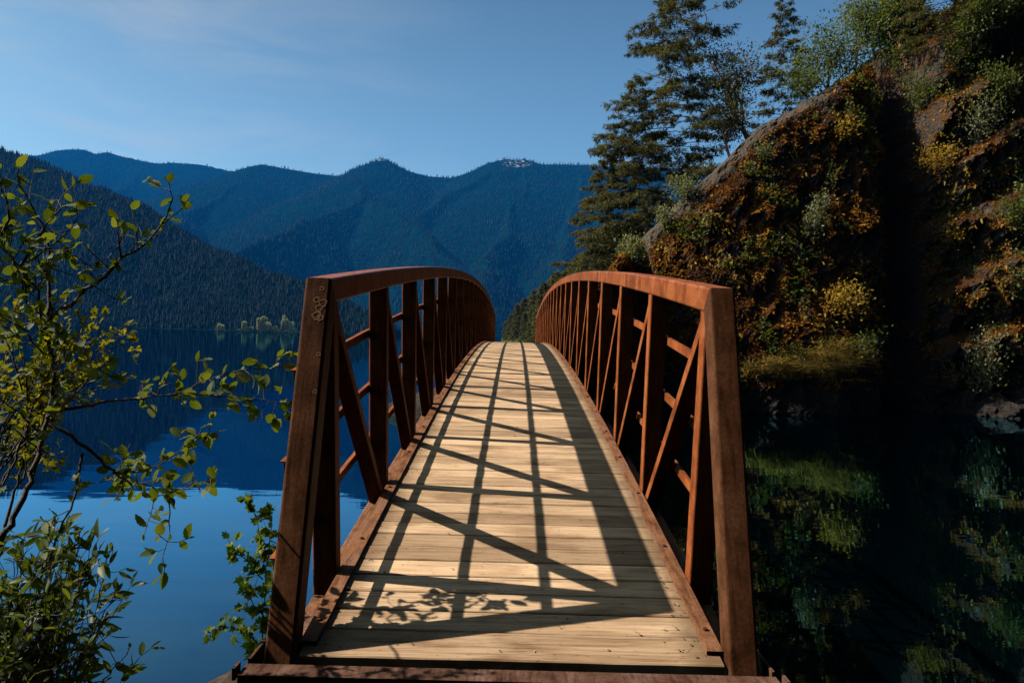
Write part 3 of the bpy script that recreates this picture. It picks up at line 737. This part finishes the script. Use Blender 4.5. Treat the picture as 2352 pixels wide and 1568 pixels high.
put(broadleaf('madrone_tree', 9.5, 8, 0.26, 3800, 31, 'orange-barked madrone with open twisting limbs on the cliff rim', 'tree', None, M_madrone, M_madleaf, (-0.55, 0.0), 0.20, 3, 0.7), 1742, 280, 56)
put(broadleaf('madrone_tree', 6.5, 6, 0.15, 2600, 32, 'small leaning madrone with bare lower limbs beside the thick fir trunk', 'tree', None, M_madrone, M_madleaf, (-0.6, 0.1), 0.18, 3, 0.7), 1690, 350, 54)
put(broadleaf('broadleaf_tree', 8.5, 7, 0.15, 5500, 33, 'bushy green tree with orange tips above the top of the grey rock rim', 'tree', None, M_bark, M_bright, (0.1, 0), 0.22, 3, 0.8), 1880, 205, 60)
put(broadleaf('broadleaf_tree', 8.5, 7, 0.15, 5500, 34, 'bushy green tree at the top corner of the rock dome', 'tree', None, M_bark, M_bright, (0.1, 0), 0.22, 3, 0.8), 1960, 150, 60)
def put_face(t, px, py):
    h = hit(px, py); t.location = h if h else at(px, py, 56); return t
put_face(broadleaf('broadleaf_tree', 6.0, 7, 0.26, 6500, 35, 'dark leafy tree with pinkish trunk above the head of the dark cleft', 'tree', None, M_madrone, M_bright, (-0.2, -0.2), 0.24, 3, 0.9), 2085, 140)
put_face(conifer('fir_tree', 17.0, 0.24, 0.12, 4.2, 90, 36, 'dark-trunked fir standing high on the right part of the cliff', 'fir tree', sprays=32, power=0.4, bare=0.1), 2168, 170)
put_face(broadleaf('broadleaf_tree', 5.0, 6, 0.16, 5200, 37, 'leafy tree hanging over the cliff at the top right corner', 'tree', None, M_bark, M_bright, (-0.2, -0.3), 0.24, 3, 0.9), 2320, 90)
put_face(broadleaf('broadleaf_tree', 4.5, 6, 0.16, 5200, 38, 'low leafy tree between the dark-trunked fir and the top right corner', 'tree', None, M_bark, M_bright, (0.0, -0.3), 0.22, 3, 0.9), 2245, 110)
put_face(broadleaf('broadleaf_tree', 5.0, 6, 0.16, 5200, 39, 'dense leafy tree reaching the frame top left of the pinkish trunk', 'tree', None, M_bark, M_bright, (-0.2, -0.2), 0.22, 3, 0.9), 2010, 130)

# ------------------------------------------------------------------ plants on the cliff
def scatter(n, seed, keep):
    g = np.random.default_rng(seed); i = g.integers(0, NF + NR + 10, n); j = g.integers(0, NX - 1, n)
    p = P[i, j] + (P[np.minimum(i + 1, len(P) - 1), j] - P[i, j]) * g.random((n, 1)) + (P[i, j + 1] - P[i, j]) * g.random((n, 1))
    nr = CN[i, j]; ok = keep(p, nr, g) & (RIMF[i, j] < 0.35 + 0.6 * (fbm(p / 2.0 + 33, 3) > 0.0)); return p[ok], nr[ok], g
def mossy(p, nr, g):
    m = 0.10 * (p[:, 0] > 27.5) + fbm(p / 1.7 + 50, 3) * 0.9 + fbm(p / 0.5 + 20, 2) * 0.5 + 0.45 * (nr[:, 2] - 0.25)
    return (m > -0.02) & (p[:, 2] > 1.6) & (p[:, 0] > 5) & (np.abs(p[:, 0] - cleft_x(p[:, 2])) > 0.9 + 0.5 * g.random(len(p)))
p, nr, g = scatter(520000, 41, mossy); n = len(p)
d = nr * 0.6 + g.normal(0, 0.35, (n, 3)) + np.array([0, 0, -0.35])
tn = np.clip(0.45 + 0.8 * fbm(p / 2.5 + 7, 2) + g.normal(0, 0.16, n), 0, 1)
o = foliage('moss', leaf_shape(0.6, 2, 0.3, 0.4), p + nr * 0.02, d, nr + g.normal(0, 0.5, (n, 3)) + np.array([0, 0, 0.6]), g.uniform(0.07, 0.25, n) * (0.7 + 0.6 * tn), M_moss, None, (0, 0, 0), tn)
tag(o, 'rust orange moss tufts covering the cliff face', 'moss', kind='stuff')
def ferny(p, nr, g):
    m = fbm(p / 2.6 + 80, 3)
    return (m > 0.20) & (p[:, 2] > 2.5) & (p[:, 0] > 7) & (np.abs(p[:, 0] - cleft_x(p[:, 2])) > 2.0)
p, nr, g = scatter(40000, 42, ferny); n = len(p)
o = foliage('ferns', L_LANCE, p + nr * 0.05, nr * 0.7 + g.normal(0, 0.3, (n, 3)) + np.array([0, 0, -0.75]), nr + g.normal(0, 0.4, (n, 3)), g.uniform(0.2, 0.46, n), M_fern, None, (0, 0, 0), g.beta(2, 2, n))
tag(o, 'yellowish hanging ferns growing from cracks of the cliff', 'fern', kind='stuff')
def greens(p, nr, g):
    m = fbm(p / 2.2 + 120, 3); m2 = np.clip((p[:, 0] - 26) / 4, 0, 1) * 0.22 + np.clip((p[:, 2] - 17) / 8, 0, 1) * 0.2
    return (m + m2 > 0.24) & (p[:, 2] > 2.0) & (p[:, 0] > 7) & (np.abs(p[:, 0] - cleft_x(p[:, 2])) > 1.9)
p, nr, g = scatter(110000, 43, greens); n = len(p)
o = foliage('creepers', L_SMALL, p + nr * g.uniform(0, 0.5, (n, 1)), nr * 0.5 + g.normal(0, 0.5, (n, 3)), nr + g.normal(0, 0.5, (n, 3)), g.uniform(0.12, 0.30, n), M_bright, None, (0, 0, 0), g.beta(2, 2, n))
tag(o, 'green leafy creepers spread over the cliff ledges', 'creeper', kind='stuff')

def shrub(name, px, py, wpx, hpx, nl, mat, seed, label, cat='shrub', leaf=0.16, hang=False):
    g = np.random.default_rng(seed); h = hit(px, py) or at(px, py, 52)
    sc = h.y / F; w, hh = wpx * sc, hpx * sc
    t = thing(name, h, label, cat)
    st = MB(); pos, dr = [], []
    ns = 11
    for k in range(ns):
        a = g.uniform(0, 6.28); e = np.array([math.cos(a) * w / 2 * g.uniform(0.2, 1), -abs(math.sin(a)) * w / 2 * g.uniform(0.2, 0.9) - 0.1, hh * g.uniform(0.35, 1.0) * (-0.8 if hang else 1)])
        s = np.linspace(0, 1, 6)[:, None]; ln = s * e + np.sin(s * 3.1) * g.normal(0, 0.1, 3) * hh
        st.tube(ln, np.linspace(0.03, 0.008, 6), 4)
        m = nl // ns; q = g.uniform(0.25, 1.05, m); pp = np.stack([np.interp(q, s[:, 0], ln[:, c]) for c in range(3)], -1) + g.normal(0, 0.11 * w + 0.05, (m, 3)); pos.append(pp); dr.append(np.tile(e, (m, 1)) / np.linalg.norm(e) + g.normal(0, 0.7, (m, 3)))
    st.build('stem', M_twig, t); pos = np.concatenate(pos); n = len(pos)
    foliage('foliage', L_SMALL, pos, np.concatenate(dr), g.normal(0, 0.6, (n, 3)) + np.array([-0.3, -0.3, 0.7]), g.uniform(0.6, 1.4, n) * leaf, mat, t, (0, 0, 0), g.beta(2, 2, n))
    return t
def grass_clump(px, py, wpx, hpx, n, seed, label):
    g = np.random.default_rng(seed); h = hit(px, py) or at(px, py, 46); sc = h.y / F; w, hh = wpx * sc, hpx * sc
    t = thing('grass_clump', h, label, 'grass clump')
    m = MB(); V, T_ = [], []
    roots = [r for r in (hit(px + g.normal(0, 0.28) * wpx, py + g.normal(0, 0.30) * hpx + 0.12 * hpx * math.sin(q)) for q in range(60)) if r]
    roots = np.array([tuple(r) for r in roots]) - np.array(tuple(h)); ri = g.integers(0, len(roots), n)
    L = hh * g.uniform(0.3, 0.9, n) * (0.5 + g.random(len(roots)))[ri]; off = g.normal(0, 0.16, (n, 3)); x0, y0, z0 = (roots[ri] + off).T
    bd = g.normal(0, 0.55, (n, 2)); bd[:, 1] -= 0.6
    rows = []
    for s in (0, 0.4, 0.75, 1.0):
        c = np.stack([x0 + bd[:, 0] * L * s * s, y0 + bd[:, 1] * L * s * s, z0 + L * (s - 0.65 * s * s)], -1); wd = 0.028 * (1 - s) + 0.004
        rows += [c - np.array([wd, 0, 0]), c + np.array([wd, 0, 0])]
    V = np.stack(rows, 1).reshape(-1, 3); q = np.array([[2 * k, 2 * k + 1, 2 * k + 3, 2 * k + 2] for k in range(3)])
    Fq = (np.arange(n)[:, None, None] * 8 + q).reshape(-1, 4)
    mesh('blades', V, Fq, M_grass, t, tint=np.repeat(g.beta(2, 2, n), 8))
    return t
for a in (
    ('shrub', 1868, 545, 55, 120, 900, M_grey, 51, 'tall narrow grey-green shrub high on the rock dome', 'shrub', 0.17),
    ('shrub', 1572, 462, 62, 52, 900, M_grey, 52, 'round silvery shrub on the grey rim under the tall firs', 'shrub', 0.17),
    ('shrub', 1524, 520, 46, 42, 600, M_grey, 53, 'small silvery shrub lower on the rim, next to the round one', 'shrub', 0.16),
    ('shrub', 1447, 600, 80, 60, 900, M_grey, 54, 'pale green shrub at the foot of the rock rim above the railing', 'shrub', 0.17),
    ('shrub', 1752, 368, 56, 34, 420, M_grey, 55, 'low whitish plant just inside the rim of the dome', 'shrub', 0.14),
    ('shrub', 1925, 720, 130, 60, 900, M_fern, 56, 'yellow-orange bush on the dome above the grass ledge', 'bush', 0.2),
    ('shrub', 1925, 330, 70, 50, 500, M_fern, 57, 'small orange bush near the top edge of the dark cleft', 'bush', 0.18),
    ('shrub', 2245, 330, 110, 120, 1100, M_grey, 58, 'grey-green shrub on the upper right ledge', 'shrub', 0.17),
    ('shrub', 2330, 520, 110, 90, 900, M_bright, 59, 'bright green maple bush at the right frame edge', 'bush', 0.24),
    ('shrub', 2335, 690, 90, 110, 800, M_bright, 60, 'green bush below the bright maple at the right frame edge', 'bush', 0.2),
    ('shrub', 2240, 905, 110, 150, 1000, M_grey, 61, 'pale green shrub near the waterline right of the cleft', 'shrub', 0.18),
    ('shrub', 2180, 560, 60, 50, 500, M_fern, 62, 'orange bush on the middle right ledge', 'bush', 0.18),
    ('shrub', 1985, 820, 90, 60, 600, M_bright, 63, 'green bush at the right end of the grass ledge', 'bush', 0.18),
    ('shrub', 1840, 215, 90, 60, 900, M_bright, 64, 'green bush behind the rim left of the dome top', 'bush', 0.2),
    ('shrub', 2060, 170, 130, 90, 1300, M_bright, 65, 'dense green bush above the head of the dark cleft', 'bush', 0.2),
    ('shrub', 2115, 250, 110, 70, 1100, M_bright, 67, 'green bush on the rock right of the top of the dark cleft', 'bush', 0.2),
    ('shrub', 2150, 390, 90, 60, 900, M_fern, 68, 'orange bush on the rock face midway down beside the cleft', 'bush', 0.19),
    ('shrub', 2300, 230, 110, 80, 1100, M_bright, 69, 'green bush below the top right corner of the cliff', 'bush', 0.2),
    ('shrub', 2260, 60, 110, 60, 900, M_fern, 70, 'golden bush near the top right corner of the cliff', 'bush', 0.2),
    ('shrub', 2200, 170, 120, 80, 1100, M_bright, 66, 'dense green bush on the top right ledge', 'bush', 0.2),
): shrub(*a)
grass_clump(1790, 850, 150, 55, 1500, 71, 'straw and green grass clump on the low ledge of the dome')
grass_clump(1905, 840, 130, 70, 1300, 72, 'yellow-green grass clump at the right of the low ledge')

# ------------------------------------------------------------------ the wooded shore to the right of the bridge axis
def shore_x(Y): return np.interp(Y, [40, 60, 100, 180, 300, 450, 560, 640], [9, 10.5, 11, 8, 1, -6, -11.5, 10])
def shore_h(X, Y):
    q = X - shore_x(Y); h = np.where(q < 0, q * 0.6, 0.2 + q * 0.78 - 0.0012 * np.maximum(q, 0) ** 2 * 0.6)
    return h + fbm(np.stack([X / 14, Y / 14, 0 * X + 3], -1), 3) * 2.0 * np.clip(q / 6, 0.05, 1)
yy = np.exp(np.linspace(math.log(58), math.log(660), 110)); xx = np.linspace(-22, 160, 150)
XX, YY = np.meshgrid(xx, yy)
o = mesh('shore_slope', np.stack([XX, YY, np.maximum(shore_h(XX, YY), -3)], -1).reshape(-1, 3), grid_faces(*XX.shape), mat_ground('slope_ground', (0.03, 0.03, 0.014), (0.10, 0.085, 0.04), 0.4), smooth=True)
tag(o, 'steep wooded shore running away behind the bridge', 'shore', kind='structure')
def copy_tree(t, label=None):
    c = t.copy(); COL.objects.link(c)
    for ch in t.children:
        k = ch.copy(); COL.objects.link(k); k.parent = c
    if label: c['label'] = label
    return c
SL = 'olive conifer among many on the steep far shore behind the bridge'
protos = [conifer('shore_conifer', 14, 0.16, 0.03, 3.0, 60, 80 + k, SL, 'conifer', 'conifers on the far shore slope', sprays=20, spray=0.75, power=0.6) for k in range(3)]
g = np.random.default_rng(90); placed = 0; used = [False] * 3
cand = []
for Y in np.exp(np.linspace(math.log(66), math.log(575), 34)):
    for q in np.linspace(1.0, 46, 9):
        Xp = float(shore_x(Y)) + q * g.uniform(0.8, 1.2) + 0.5; Yp = Y * g.uniform(0.97, 1.03)
        px = VX + Xp * F / Yp
        if px > 1500 or g.random() < 0.22: continue
        cand.append((Xp, Yp))
for Xp, Yp in cand:
    k = int(g.integers(0, 3)); t = protos[k] if not used[k] else copy_tree(protos[k]); used[k] = True
    s = g.uniform(0.65, 1.4); t.scale = (s * g.uniform(0.9, 1.3), s * g.uniform(0.9, 1.3), s); t.rotation_euler = (0, 0, g.uniform(0, 6.28))
    t.location = (Xp, Yp, float(shore_h(np.array(Xp), np.array(Yp))))
n = 9000; Yb_ = np.exp(g.uniform(math.log(60), math.log(580), n)); q = g.uniform(0, 1, n) ** 1.6 * 40; Xb = shore_x(Yb_) + q
Zb = shore_h(Xb, Yb_); pb = np.stack([Xb, Yb_, Zb + g.uniform(0, 1.2, n)], -1)
o = foliage('undergrowth', leaf_shape(0.8, 2, 0.3, 0.2), pb, g.normal(0, 1, (n, 3)), g.normal(0, 0.7, (n, 3)) + np.array([0, -0.3, 0.8]), g.uniform(0.4, 1.3, n), M_bright, None, (0, 0, 0), g.beta(2, 2, n))
tag(o, 'yellow-green undergrowth along the far shore slope', 'undergrowth', kind='stuff')

# pale trees on the far shore, left
for k, (px, py, wd, sd, lb) in enumerate(((592, 760, 62, 95, 'pale rounded tree on the far shoreline, taller of the two by the left rail post'), (648, 762, 60, 96, 'pale rounded tree on the far shoreline, nearest the left rail post'), (500, 756, 34, 97, 'small pale bush on the far shoreline left of the two rounded trees'), (557, 760, 42, 98, 'low pale bush touching the left side of the taller rounded shore tree'), (622, 762, 38, 99, 'low pale bush in the gap between the two rounded shore trees'))):
    d = 1060; g = np.random.default_rng(sd); sc = d / F; w_, h_ = wd * sc, wd * sc * (0.8 if k < 2 else 0.6); p = at(px, py, d)
    t = thing('shore_tree', (p.x, p.y, 0.2), lb, 'tree'); tr = MB(); pos = []
    for q in range(16):
        c = np.array([g.uniform(-0.36, 0.36) * w_, g.uniform(-0.3, 0.3) * w_, 0]); c[2] = h_ * g.uniform(0.2, 0.85) * max(0.2, 1 - 4.2 * (c[0] / w_) ** 2 - 0.35 * g.random())
        r = g.uniform(0.09, 0.15) * w_; v = g.normal(0, 1, (230, 3)); v /= np.linalg.norm(v, axis=1)[:, None]; pos.append(np.maximum(c + v * r * g.uniform(0.6, 1.05, (230, 1)) * np.array([1, 1, 0.85]), 0.1))
        tr.tube([(0, 0, -0.5), (c[0] * 0.3, c[1] * 0.3, c[2] * 0.5), c], [0.5, 0.35, 0.15], 5)
    tr.build('trunk', M_bark, t); pos = np.concatenate(pos); n = len(pos)
    foliage('crown', L_SMALL, pos, g.normal(0, 1, (n, 3)), g.normal(0, 0.6, (n, 3)) + np.array([-0.5, -0.4, 0.6]), g.uniform(0.7, 1.4, n) * 0.055 * w_, M_shoreleaf, t, (0, 0, 0), g.beta(2, 2, n))

# ------------------------------------------------------------------ near bank and an unseen slope behind the viewer, added to block sky light
def bank_h(X, Y):
    edge = np.interp(X, [-7, -3.2, -1.9, -1.5, -1.1, 1.3, 1.6, 3, 7], [2.4, 2.2, 2.3, 2.86, 3.12, 3.1, 2.4, 1.5, 0])
    q = Y - edge; h = np.where(q < 0, 3.0 + 0.02 * q, 3.0 - 2.2 * q)
    h = np.where(Y < 2.6, np.minimum(h, 2.97 - 0.0 * Y), h)
    return h + fbm(np.stack([X / 0.6, Y / 0.6, 0 * X], -1), 4) * 0.09 * np.where((np.abs(X) < 1.15), 0.3, 1.0) - 0.03
XX, YY = np.meshgrid(np.linspace(-7, 7, 180), np.linspace(-9, 5, 150))
mr = mat_ground('bank_rock', (0.035, 0.028, 0.022), (0.12, 0.095, 0.075), 9)
o = mesh('bank', np.stack([XX, YY, bank_h(XX, YY)], -1).reshape(-1, 3), grid_faces(*XX.shape), mr, smooth=False)
tag(o, 'dark rocky bank at the near end of the bridge', 'bank', kind='structure')
XX, YY = np.meshgrid(np.linspace(-70, 95, 120), np.linspace(-70, 42, 90))
bl = np.array([(-90, -9), (8, -9), (17, 2), (28, 14), (43, 33), (56, 46)])
dist = np.full(XX.shape, 1e9); sgn = XX * 0
for a, b in zip(bl[:-1], bl[1:]):
    ab = b - a; t = np.clip(((XX - a[0]) * ab[0] + (YY - a[1]) * ab[1]) / (ab @ ab), 0, 1)
    dx, dy = XX - a[0] - t * ab[0], YY - a[1] - t * ab[1]; dd = np.hypot(dx, dy); cr = ab[0] * dy - ab[1] * dx
    up = dd < dist; dist = np.where(up, dd, dist); sgn = np.where(up, np.sign(cr), sgn)
hz = np.where(sgn < 0, -1 + 2.7 * dist, -1 - dist); hz = np.minimum(hz, 95) + fbm(np.stack([XX / 9, YY / 9, 0 * XX], -1), 3) * 2  # out of view; made this high and steep to cut sky fill
o = mesh('sky_block_slope', np.stack([XX, YY, np.maximum(hz, -2)], -1).reshape(-1, 3), grid_faces(*XX.shape), mat_ground('sky_block_ground', (0.008, 0.011, 0.005), (0.03, 0.035, 0.014), 0.8), smooth=True)
tag(o, 'unseen steep dark wooded slope closing the cove on the near side, added to block sky light', 'slope', kind='structure')

# ------------------------------------------------------------------ shrubs beside the near end of the bridge
def bush(name, label, org, branches, mat, shape, step, size, seed, leafname='foliage', rad=(0.008, 0.002), twig=0.5, spread=0.9, up=0.6, per=1, tl=0.09):
    """branches: lists of (px, py, depth) of the real stems; twigs and leaves are grown along them"""
    g = np.random.default_rng(seed); t = thing(name, org, label, 'shrub'); o = np.array(org)
    w = MB(); pos, dr, nm = [], [], []
    for br in branches:
        ln = resample([at(*q[:3]) for q in br], 0.03); n = len(ln); k = np.arange(n)
        ln[1:-1] += g.normal(0, 0.003, (n - 2, 3))
        r0 = br[0][3] if len(br[0]) > 3 else rad[0]
        w.tube(ln - o, np.linspace(r0, rad[1], n), 6)
        T_ = np.gradient(ln, axis=0); T_ /= np.linalg.norm(T_, axis=1)[:, None]
        f0 = br[-1][3] if len(br[-1]) > 3 else 0.15          # where along the stem the leaves begin
        L = np.linalg.norm(np.diff(ln, axis=0), axis=1).sum()
        for s in np.arange(f0 * L, L, step):
            i = min(n - 1, int(s / L * (n - 1))); q = T_[i]
            for _ in range(per):
                e = q * g.uniform(0.1, 0.9) + g.normal(0, spread, 3); e /= np.linalg.norm(e)
                if g.random() < twig:
                    Lt = tl * g.uniform(0.4, 1.7); m = ln[i] + e * Lt * 0.5 + g.normal(0, 0.08, 3) * Lt; en = ln[i] + e * Lt + np.array([0, 0, 0.12 * Lt])
                    w.tube(np.array([ln[i], m, en]) - o, [rad[1] * 1.1, rad[1], rad[1] * 0.7], 4)
                    for z in range(g.integers(2, 5)):
                        c = m + (en - m) * g.uniform(0, 1); pos.append(c); dr.append(e + g.normal(0, spread * 0.8, 3))
                else: pos.append(ln[i]); dr.append(e)
            if s + step >= L:
                for z in range(2): pos.append(ln[-1]); dr.append(T_[-1] + g.normal(0, 0.5, 3))
    n = len(pos); nm = g.normal(0, 0.6, (n, 3)) + np.array([-0.25, -0.15, up])
    w.build('stem', M_twig, t, smooth=True)
    foliage(leafname, shape, np.array(pos), np.array(dr), nm, size * g.uniform(0.38, 1.15, n) * np.clip(np.array(pos)[:, 1] / 3.3, 0.5, 1.1), mat, t, o, np.clip(g.normal(0.5, 0.22, n), 0, 1))
    return t
org = at(-60, 1290, 2.9); org_alder = (org.x - 0.25, org.y - 0.35, 2.9)
ALD = [
    [(-190, 1390, 2.75, 0.012), (-40, 1270, 2.9), (20, 1215, 3.0), (65, 1120, 3.1), (95, 1010, 3.2), (112, 950, 3.25), (125, 880, 3.3), (120, 800, 3.35), (98, 760, 3.3), (86, 665, 3.25), (41, 608, 3.2), (0, 563, 3.15), (-60, 500, 3.1, 0.55)],
    [(120, 830, 3.3, 0.009), (112, 740, 3.35), (113, 640, 3.4), (112, 563, 3.4), (98, 513, 3.38), (61, 452, 3.35), (39, 407, 3.3), (41, 386, 3.3, 0.3)],
    [(95, 760, 3.3, 0.009), (127, 719, 3.25), (180, 686, 3.2), (205, 657, 3.18), (254, 624, 3.15), (279, 596, 3.12), (328, 563, 3.1), (357, 530, 3.1), (381, 501, 3.1), (396, 460, 3.1), (388, 419, 3.1, 0.2)],
    [(279, 596, 3.12, 0.004), (275, 560, 3.1), (270, 520, 3.08, 0.5)],
    [(45, 612, 3.2, 0.006), (82, 559, 3.15), (109, 513, 3.1), (139, 477, 3.1), (164, 470, 3.1, 0.3)],
    [(0, 563, 3.15, 0.006), (20, 500, 3.0), (10, 440, 3.0), (-10, 400, 3.0, 0.1)],
    [(118, 945, 3.25, 0.007), (180, 935, 3.3), (250, 920, 3.32), (330, 915, 3.34), (361, 907, 3.35), (430, 905, 3.36), (520, 910, 3.38), (609, 919, 3.40), (646, 927, 3.42), (672, 945, 3.44, 0.42)],
    [(430, 905, 3.36, 0.004), (447, 883, 3.36), (529, 854, 3.38), (583, 844, 3.40), (608, 846, 3.41), (642, 842, 3.42), (668, 848, 3.43, 0.1)],
    [(361, 907, 3.35, 0.004), (375, 870, 3.3), (395, 840, 3.28, 0.4)],
    [(112, 973, 3.2, 0.007), (166, 1002, 3.2), (199, 1027, 3.2), (232, 1055, 3.2), (265, 1085, 3.2), (290, 1089, 3.2), (352, 1072, 3.22), (398, 1047, 3.25), (447, 1006, 3.3), (487, 962, 3.3, 0.25)],
    [(265, 1085, 3.2, 0.005), (298, 1109, 3.2), (331, 1109, 3.18), (364, 1126, 3.15), (381, 1132, 3.15), (414, 1122, 3.15), (468, 1109, 3.15), (490, 1095, 3.15, 0.15)],
    [(381, 1132, 3.15, 0.004), (389, 1167, 3.13), (389, 1217, 3.12), (381, 1250, 3.1), (371, 1292, 3.1, 0.25)],
    [(356, 1130, 3.15, 0.003), (344, 1188, 3.12), (331, 1225, 3.1, 0.3)],
    [(190, 1040, 3.2, 0.005), (178, 1118, 3.15), (153, 1188, 3.1), (133, 1234, 3.05), (112, 1292, 3.0), (83, 1358, 2.95, 0.15)],
    [(100, 1010, 3.2, 0.004), (60, 960, 3.1), (20, 930, 3.05), (-30, 900, 3.0, 0.1)],
    [(120, 840, 3.3, 0.004), (60, 760, 3.2), (20, 740, 3.15), (-30, 700, 3.1, 0.1)],
    [(105, 960, 3.2, 0.004), (180, 900, 3.1), (215, 850, 3.05), (250, 830, 3.05, 0.3)],
]
g = np.random.default_rng(5)
CUR = []
for k in range(40):
    x0, y0 = g.uniform(-60, 110), g.uniform(980, 1120); x1, y1 = g.uniform(-20, 300), g.uniform(640, 1080); d0 = g.uniform(2.5, 2.75)
    if x1 > 150: y1 = g.uniform(720, 860)
    CUR.append([(x0, y0, d0, 0.004), ((x0 + x1) / 2 + g.uniform(-30, 10), (y0 + y1) / 2 - 25, d0 + 0.05), (x1, y1, d0 + g.uniform(-0.2, 0.2), 0.25)])
for k in range(9):
    x0, y0 = g.uniform(-40, 120), g.uniform(560, 1150); a = g.uniform(-2.6, -0.2); L = g.uniform(90, 190)
    ALD.append([(x0, y0, 3.2, 0.003), (x0 + 0.5 * L * math.cos(a) + 8, y0 + 0.5 * L * math.sin(a), 3.15), (min(x0 + L * math.cos(a), 240), max(400, y0 + L * math.sin(a)), g.uniform(2.9, 3.3), 0.15)])
def ss(a, b, x): t = min(1, max(0, (x - a) / (b - a))); return t * t * (3 - 2 * t)
ALD = [[(q[0], q[1], q[2] * (0.76 + 0.24 * ss(180, 430, q[0]) * ss(640, 860, q[1])) + 0.45 * ss(1020, 1120, q[1]) * ss(240, 340, q[0])) + tuple(q[3:]) for q in br] for br in ALD]
bush('alder_shrub', 'young alder with serrated oval leaves, branches reaching the left end post', org_alder, ALD, M_alder, L_ALDER, 0.028, 0.074, 101, rad=(0.006, 0.0018), per=1, twig=0.6)
p = at(20, 1180, 2.6); org = (p.x - 0.2, p.y - 0.6, 2.6)
CUR.append([(-20, 1330, 2.5, 0.008), (20, 1180, 2.55), (60, 1040, 2.6), (80, 900, 2.6, 0.5)])
bush('currant_shrub', 'shrub of small lobed yellow-green leaves behind the alder stem', org, CUR, M_currant, L_LOBED, 0.020, 0.040, 102, rad=(0.003, 0.0010), twig=0.45, tl=0.06)
GLO = []
for k in range(115):
    x0, y0 = g.uniform(-180, 190), g.uniform(1560, 1760); x1 = x0 + g.uniform(-40, 170); y1 = g.uniform(1230, 1560); d0 = g.uniform(2.0, 2.7)
    x1 = min(x1, 250 if y1 < 1330 else 300)
    GLO.append([(x0, y0, d0, 0.004), ((x0 + x1) / 2 - 15, (y0 + y1) / 2, d0 + 0.06), (x1, y1, d0 + g.uniform(-0.1, 0.2), 0.2)])
GLO.append([(235, 1620, 2.6, 0.003), (290, 1560, 2.6), (310, 1520, 2.62), (345, 1490, 2.65, 0.2)])
GLO.append([(60, 1640, 2.3, 0.004), (95, 1500, 2.3), (160, 1330, 2.35), (200, 1260, 2.4, 0.3)])
p = at(40, 1680, 2.3); org = (p.x, p.y, 2.85)
bush('willow_shrub', 'low shrub of long glossy leaves in the bottom left corner', org, GLO, M_glossy, L_LANCE, 0.034, 0.100, 103, rad=(0.0035, 0.0012), twig=0.35, spread=0.7)
VIN = [
    [(612, 1540, 3.05, 0.004), (600, 1440, 3.06), (610, 1340, 3.08), (600, 1250, 3.1), (590, 1190, 3.1), (560, 1150, 3.1, 0.05)],
    [(606, 1500, 3.05, 0.003), (570, 1450, 3.05), (520, 1440, 3.05), (480, 1448, 3.05, 0.2)],
    [(604, 1330, 3.08, 0.003), (570, 1290, 3.1), (530, 1260, 3.1), (522, 1235, 3.1, 0.2)],
    [(610, 1420, 3.06, 0.003), (580, 1390, 3.06), (565, 1340, 3.06, 0.2)],
    [(614, 1300, 3.12, 0.003), (622, 1230, 3.14), (626, 1170, 3.16, 0.05)],
    [(618, 1530, 3.1, 0.003), (624, 1430, 3.12), (626, 1350, 3.15, 0.05)],
    [(610, 1540, 3.1, 0.003), (590, 1500, 3.08), (575, 1470, 3.08, 0.1)],
]
p = at(612, 1545, 3.05)
bush('vine', 'leafy vine climbing beside the foot of the left end post', tuple(p), VIN, M_vine, L_LOBED, 0.020, 0.056, 104, rad=(0.003, 0.001), twig=0.5, tl=0.05, per=2)

# litter on the planks
g = np.random.default_rng(66); n = 420; y = 2.95 + g.uniform(0, 1, n) ** 1.7 * 12; side = g.random(n) < 0.55
x = np.where(side, g.choice([-1, 1], n) * g.uniform(0.74, 0.845, n), g.uniform(-0.8, 0.8, n)) + BX
o = foliage('leaf_litter', L_SMALL, np.stack([x, y, deck_z(y) + 0.006], -1), g.normal(0, 1, (n, 3)) * np.array([1, 1, 0.1]), g.normal(0, 0.25, (n, 3)) + np.array([0, 0, 1]), g.uniform(0.008, 0.022, n), mat_leaf('dry_litter', (0.10, 0.06, 0.03), (0.25, 0.17, 0.09), (0.6, 0.55, 0.45), 0, 0.9), None, (0, 0, 0), g.beta(0.8, 1.6, n))
tag(o, 'dry bits of leaf and petal scattered on the planks', 'litter', kind='stuff')

# ------------------------------------------------------------------ the air
M_haze = bpy.data.materials.new('haze'); M_haze.use_nodes = True
hn = M_haze.node_tree.nodes; hn.clear()
ho = hn.new('ShaderNodeOutputMaterial'); hv = hn.new('ShaderNodeVolumePrincipled')
hv.inputs['Color'].default_value = (0.01, 0.28, 0.95, 1); hv.inputs['Density'].default_value = 4.6e-5; hv.inputs['Anisotropy'].default_value = 0.0
M_haze.node_tree.links.new(hv.outputs[0], ho.inputs['Volume'])
hb = MB(); hb.box((0, 4600, 1280), (28040, 10200, 2570))
tag(hb.build('haze', M_haze), 'thin blue summer haze over the lake', 'haze', kind='stuff')
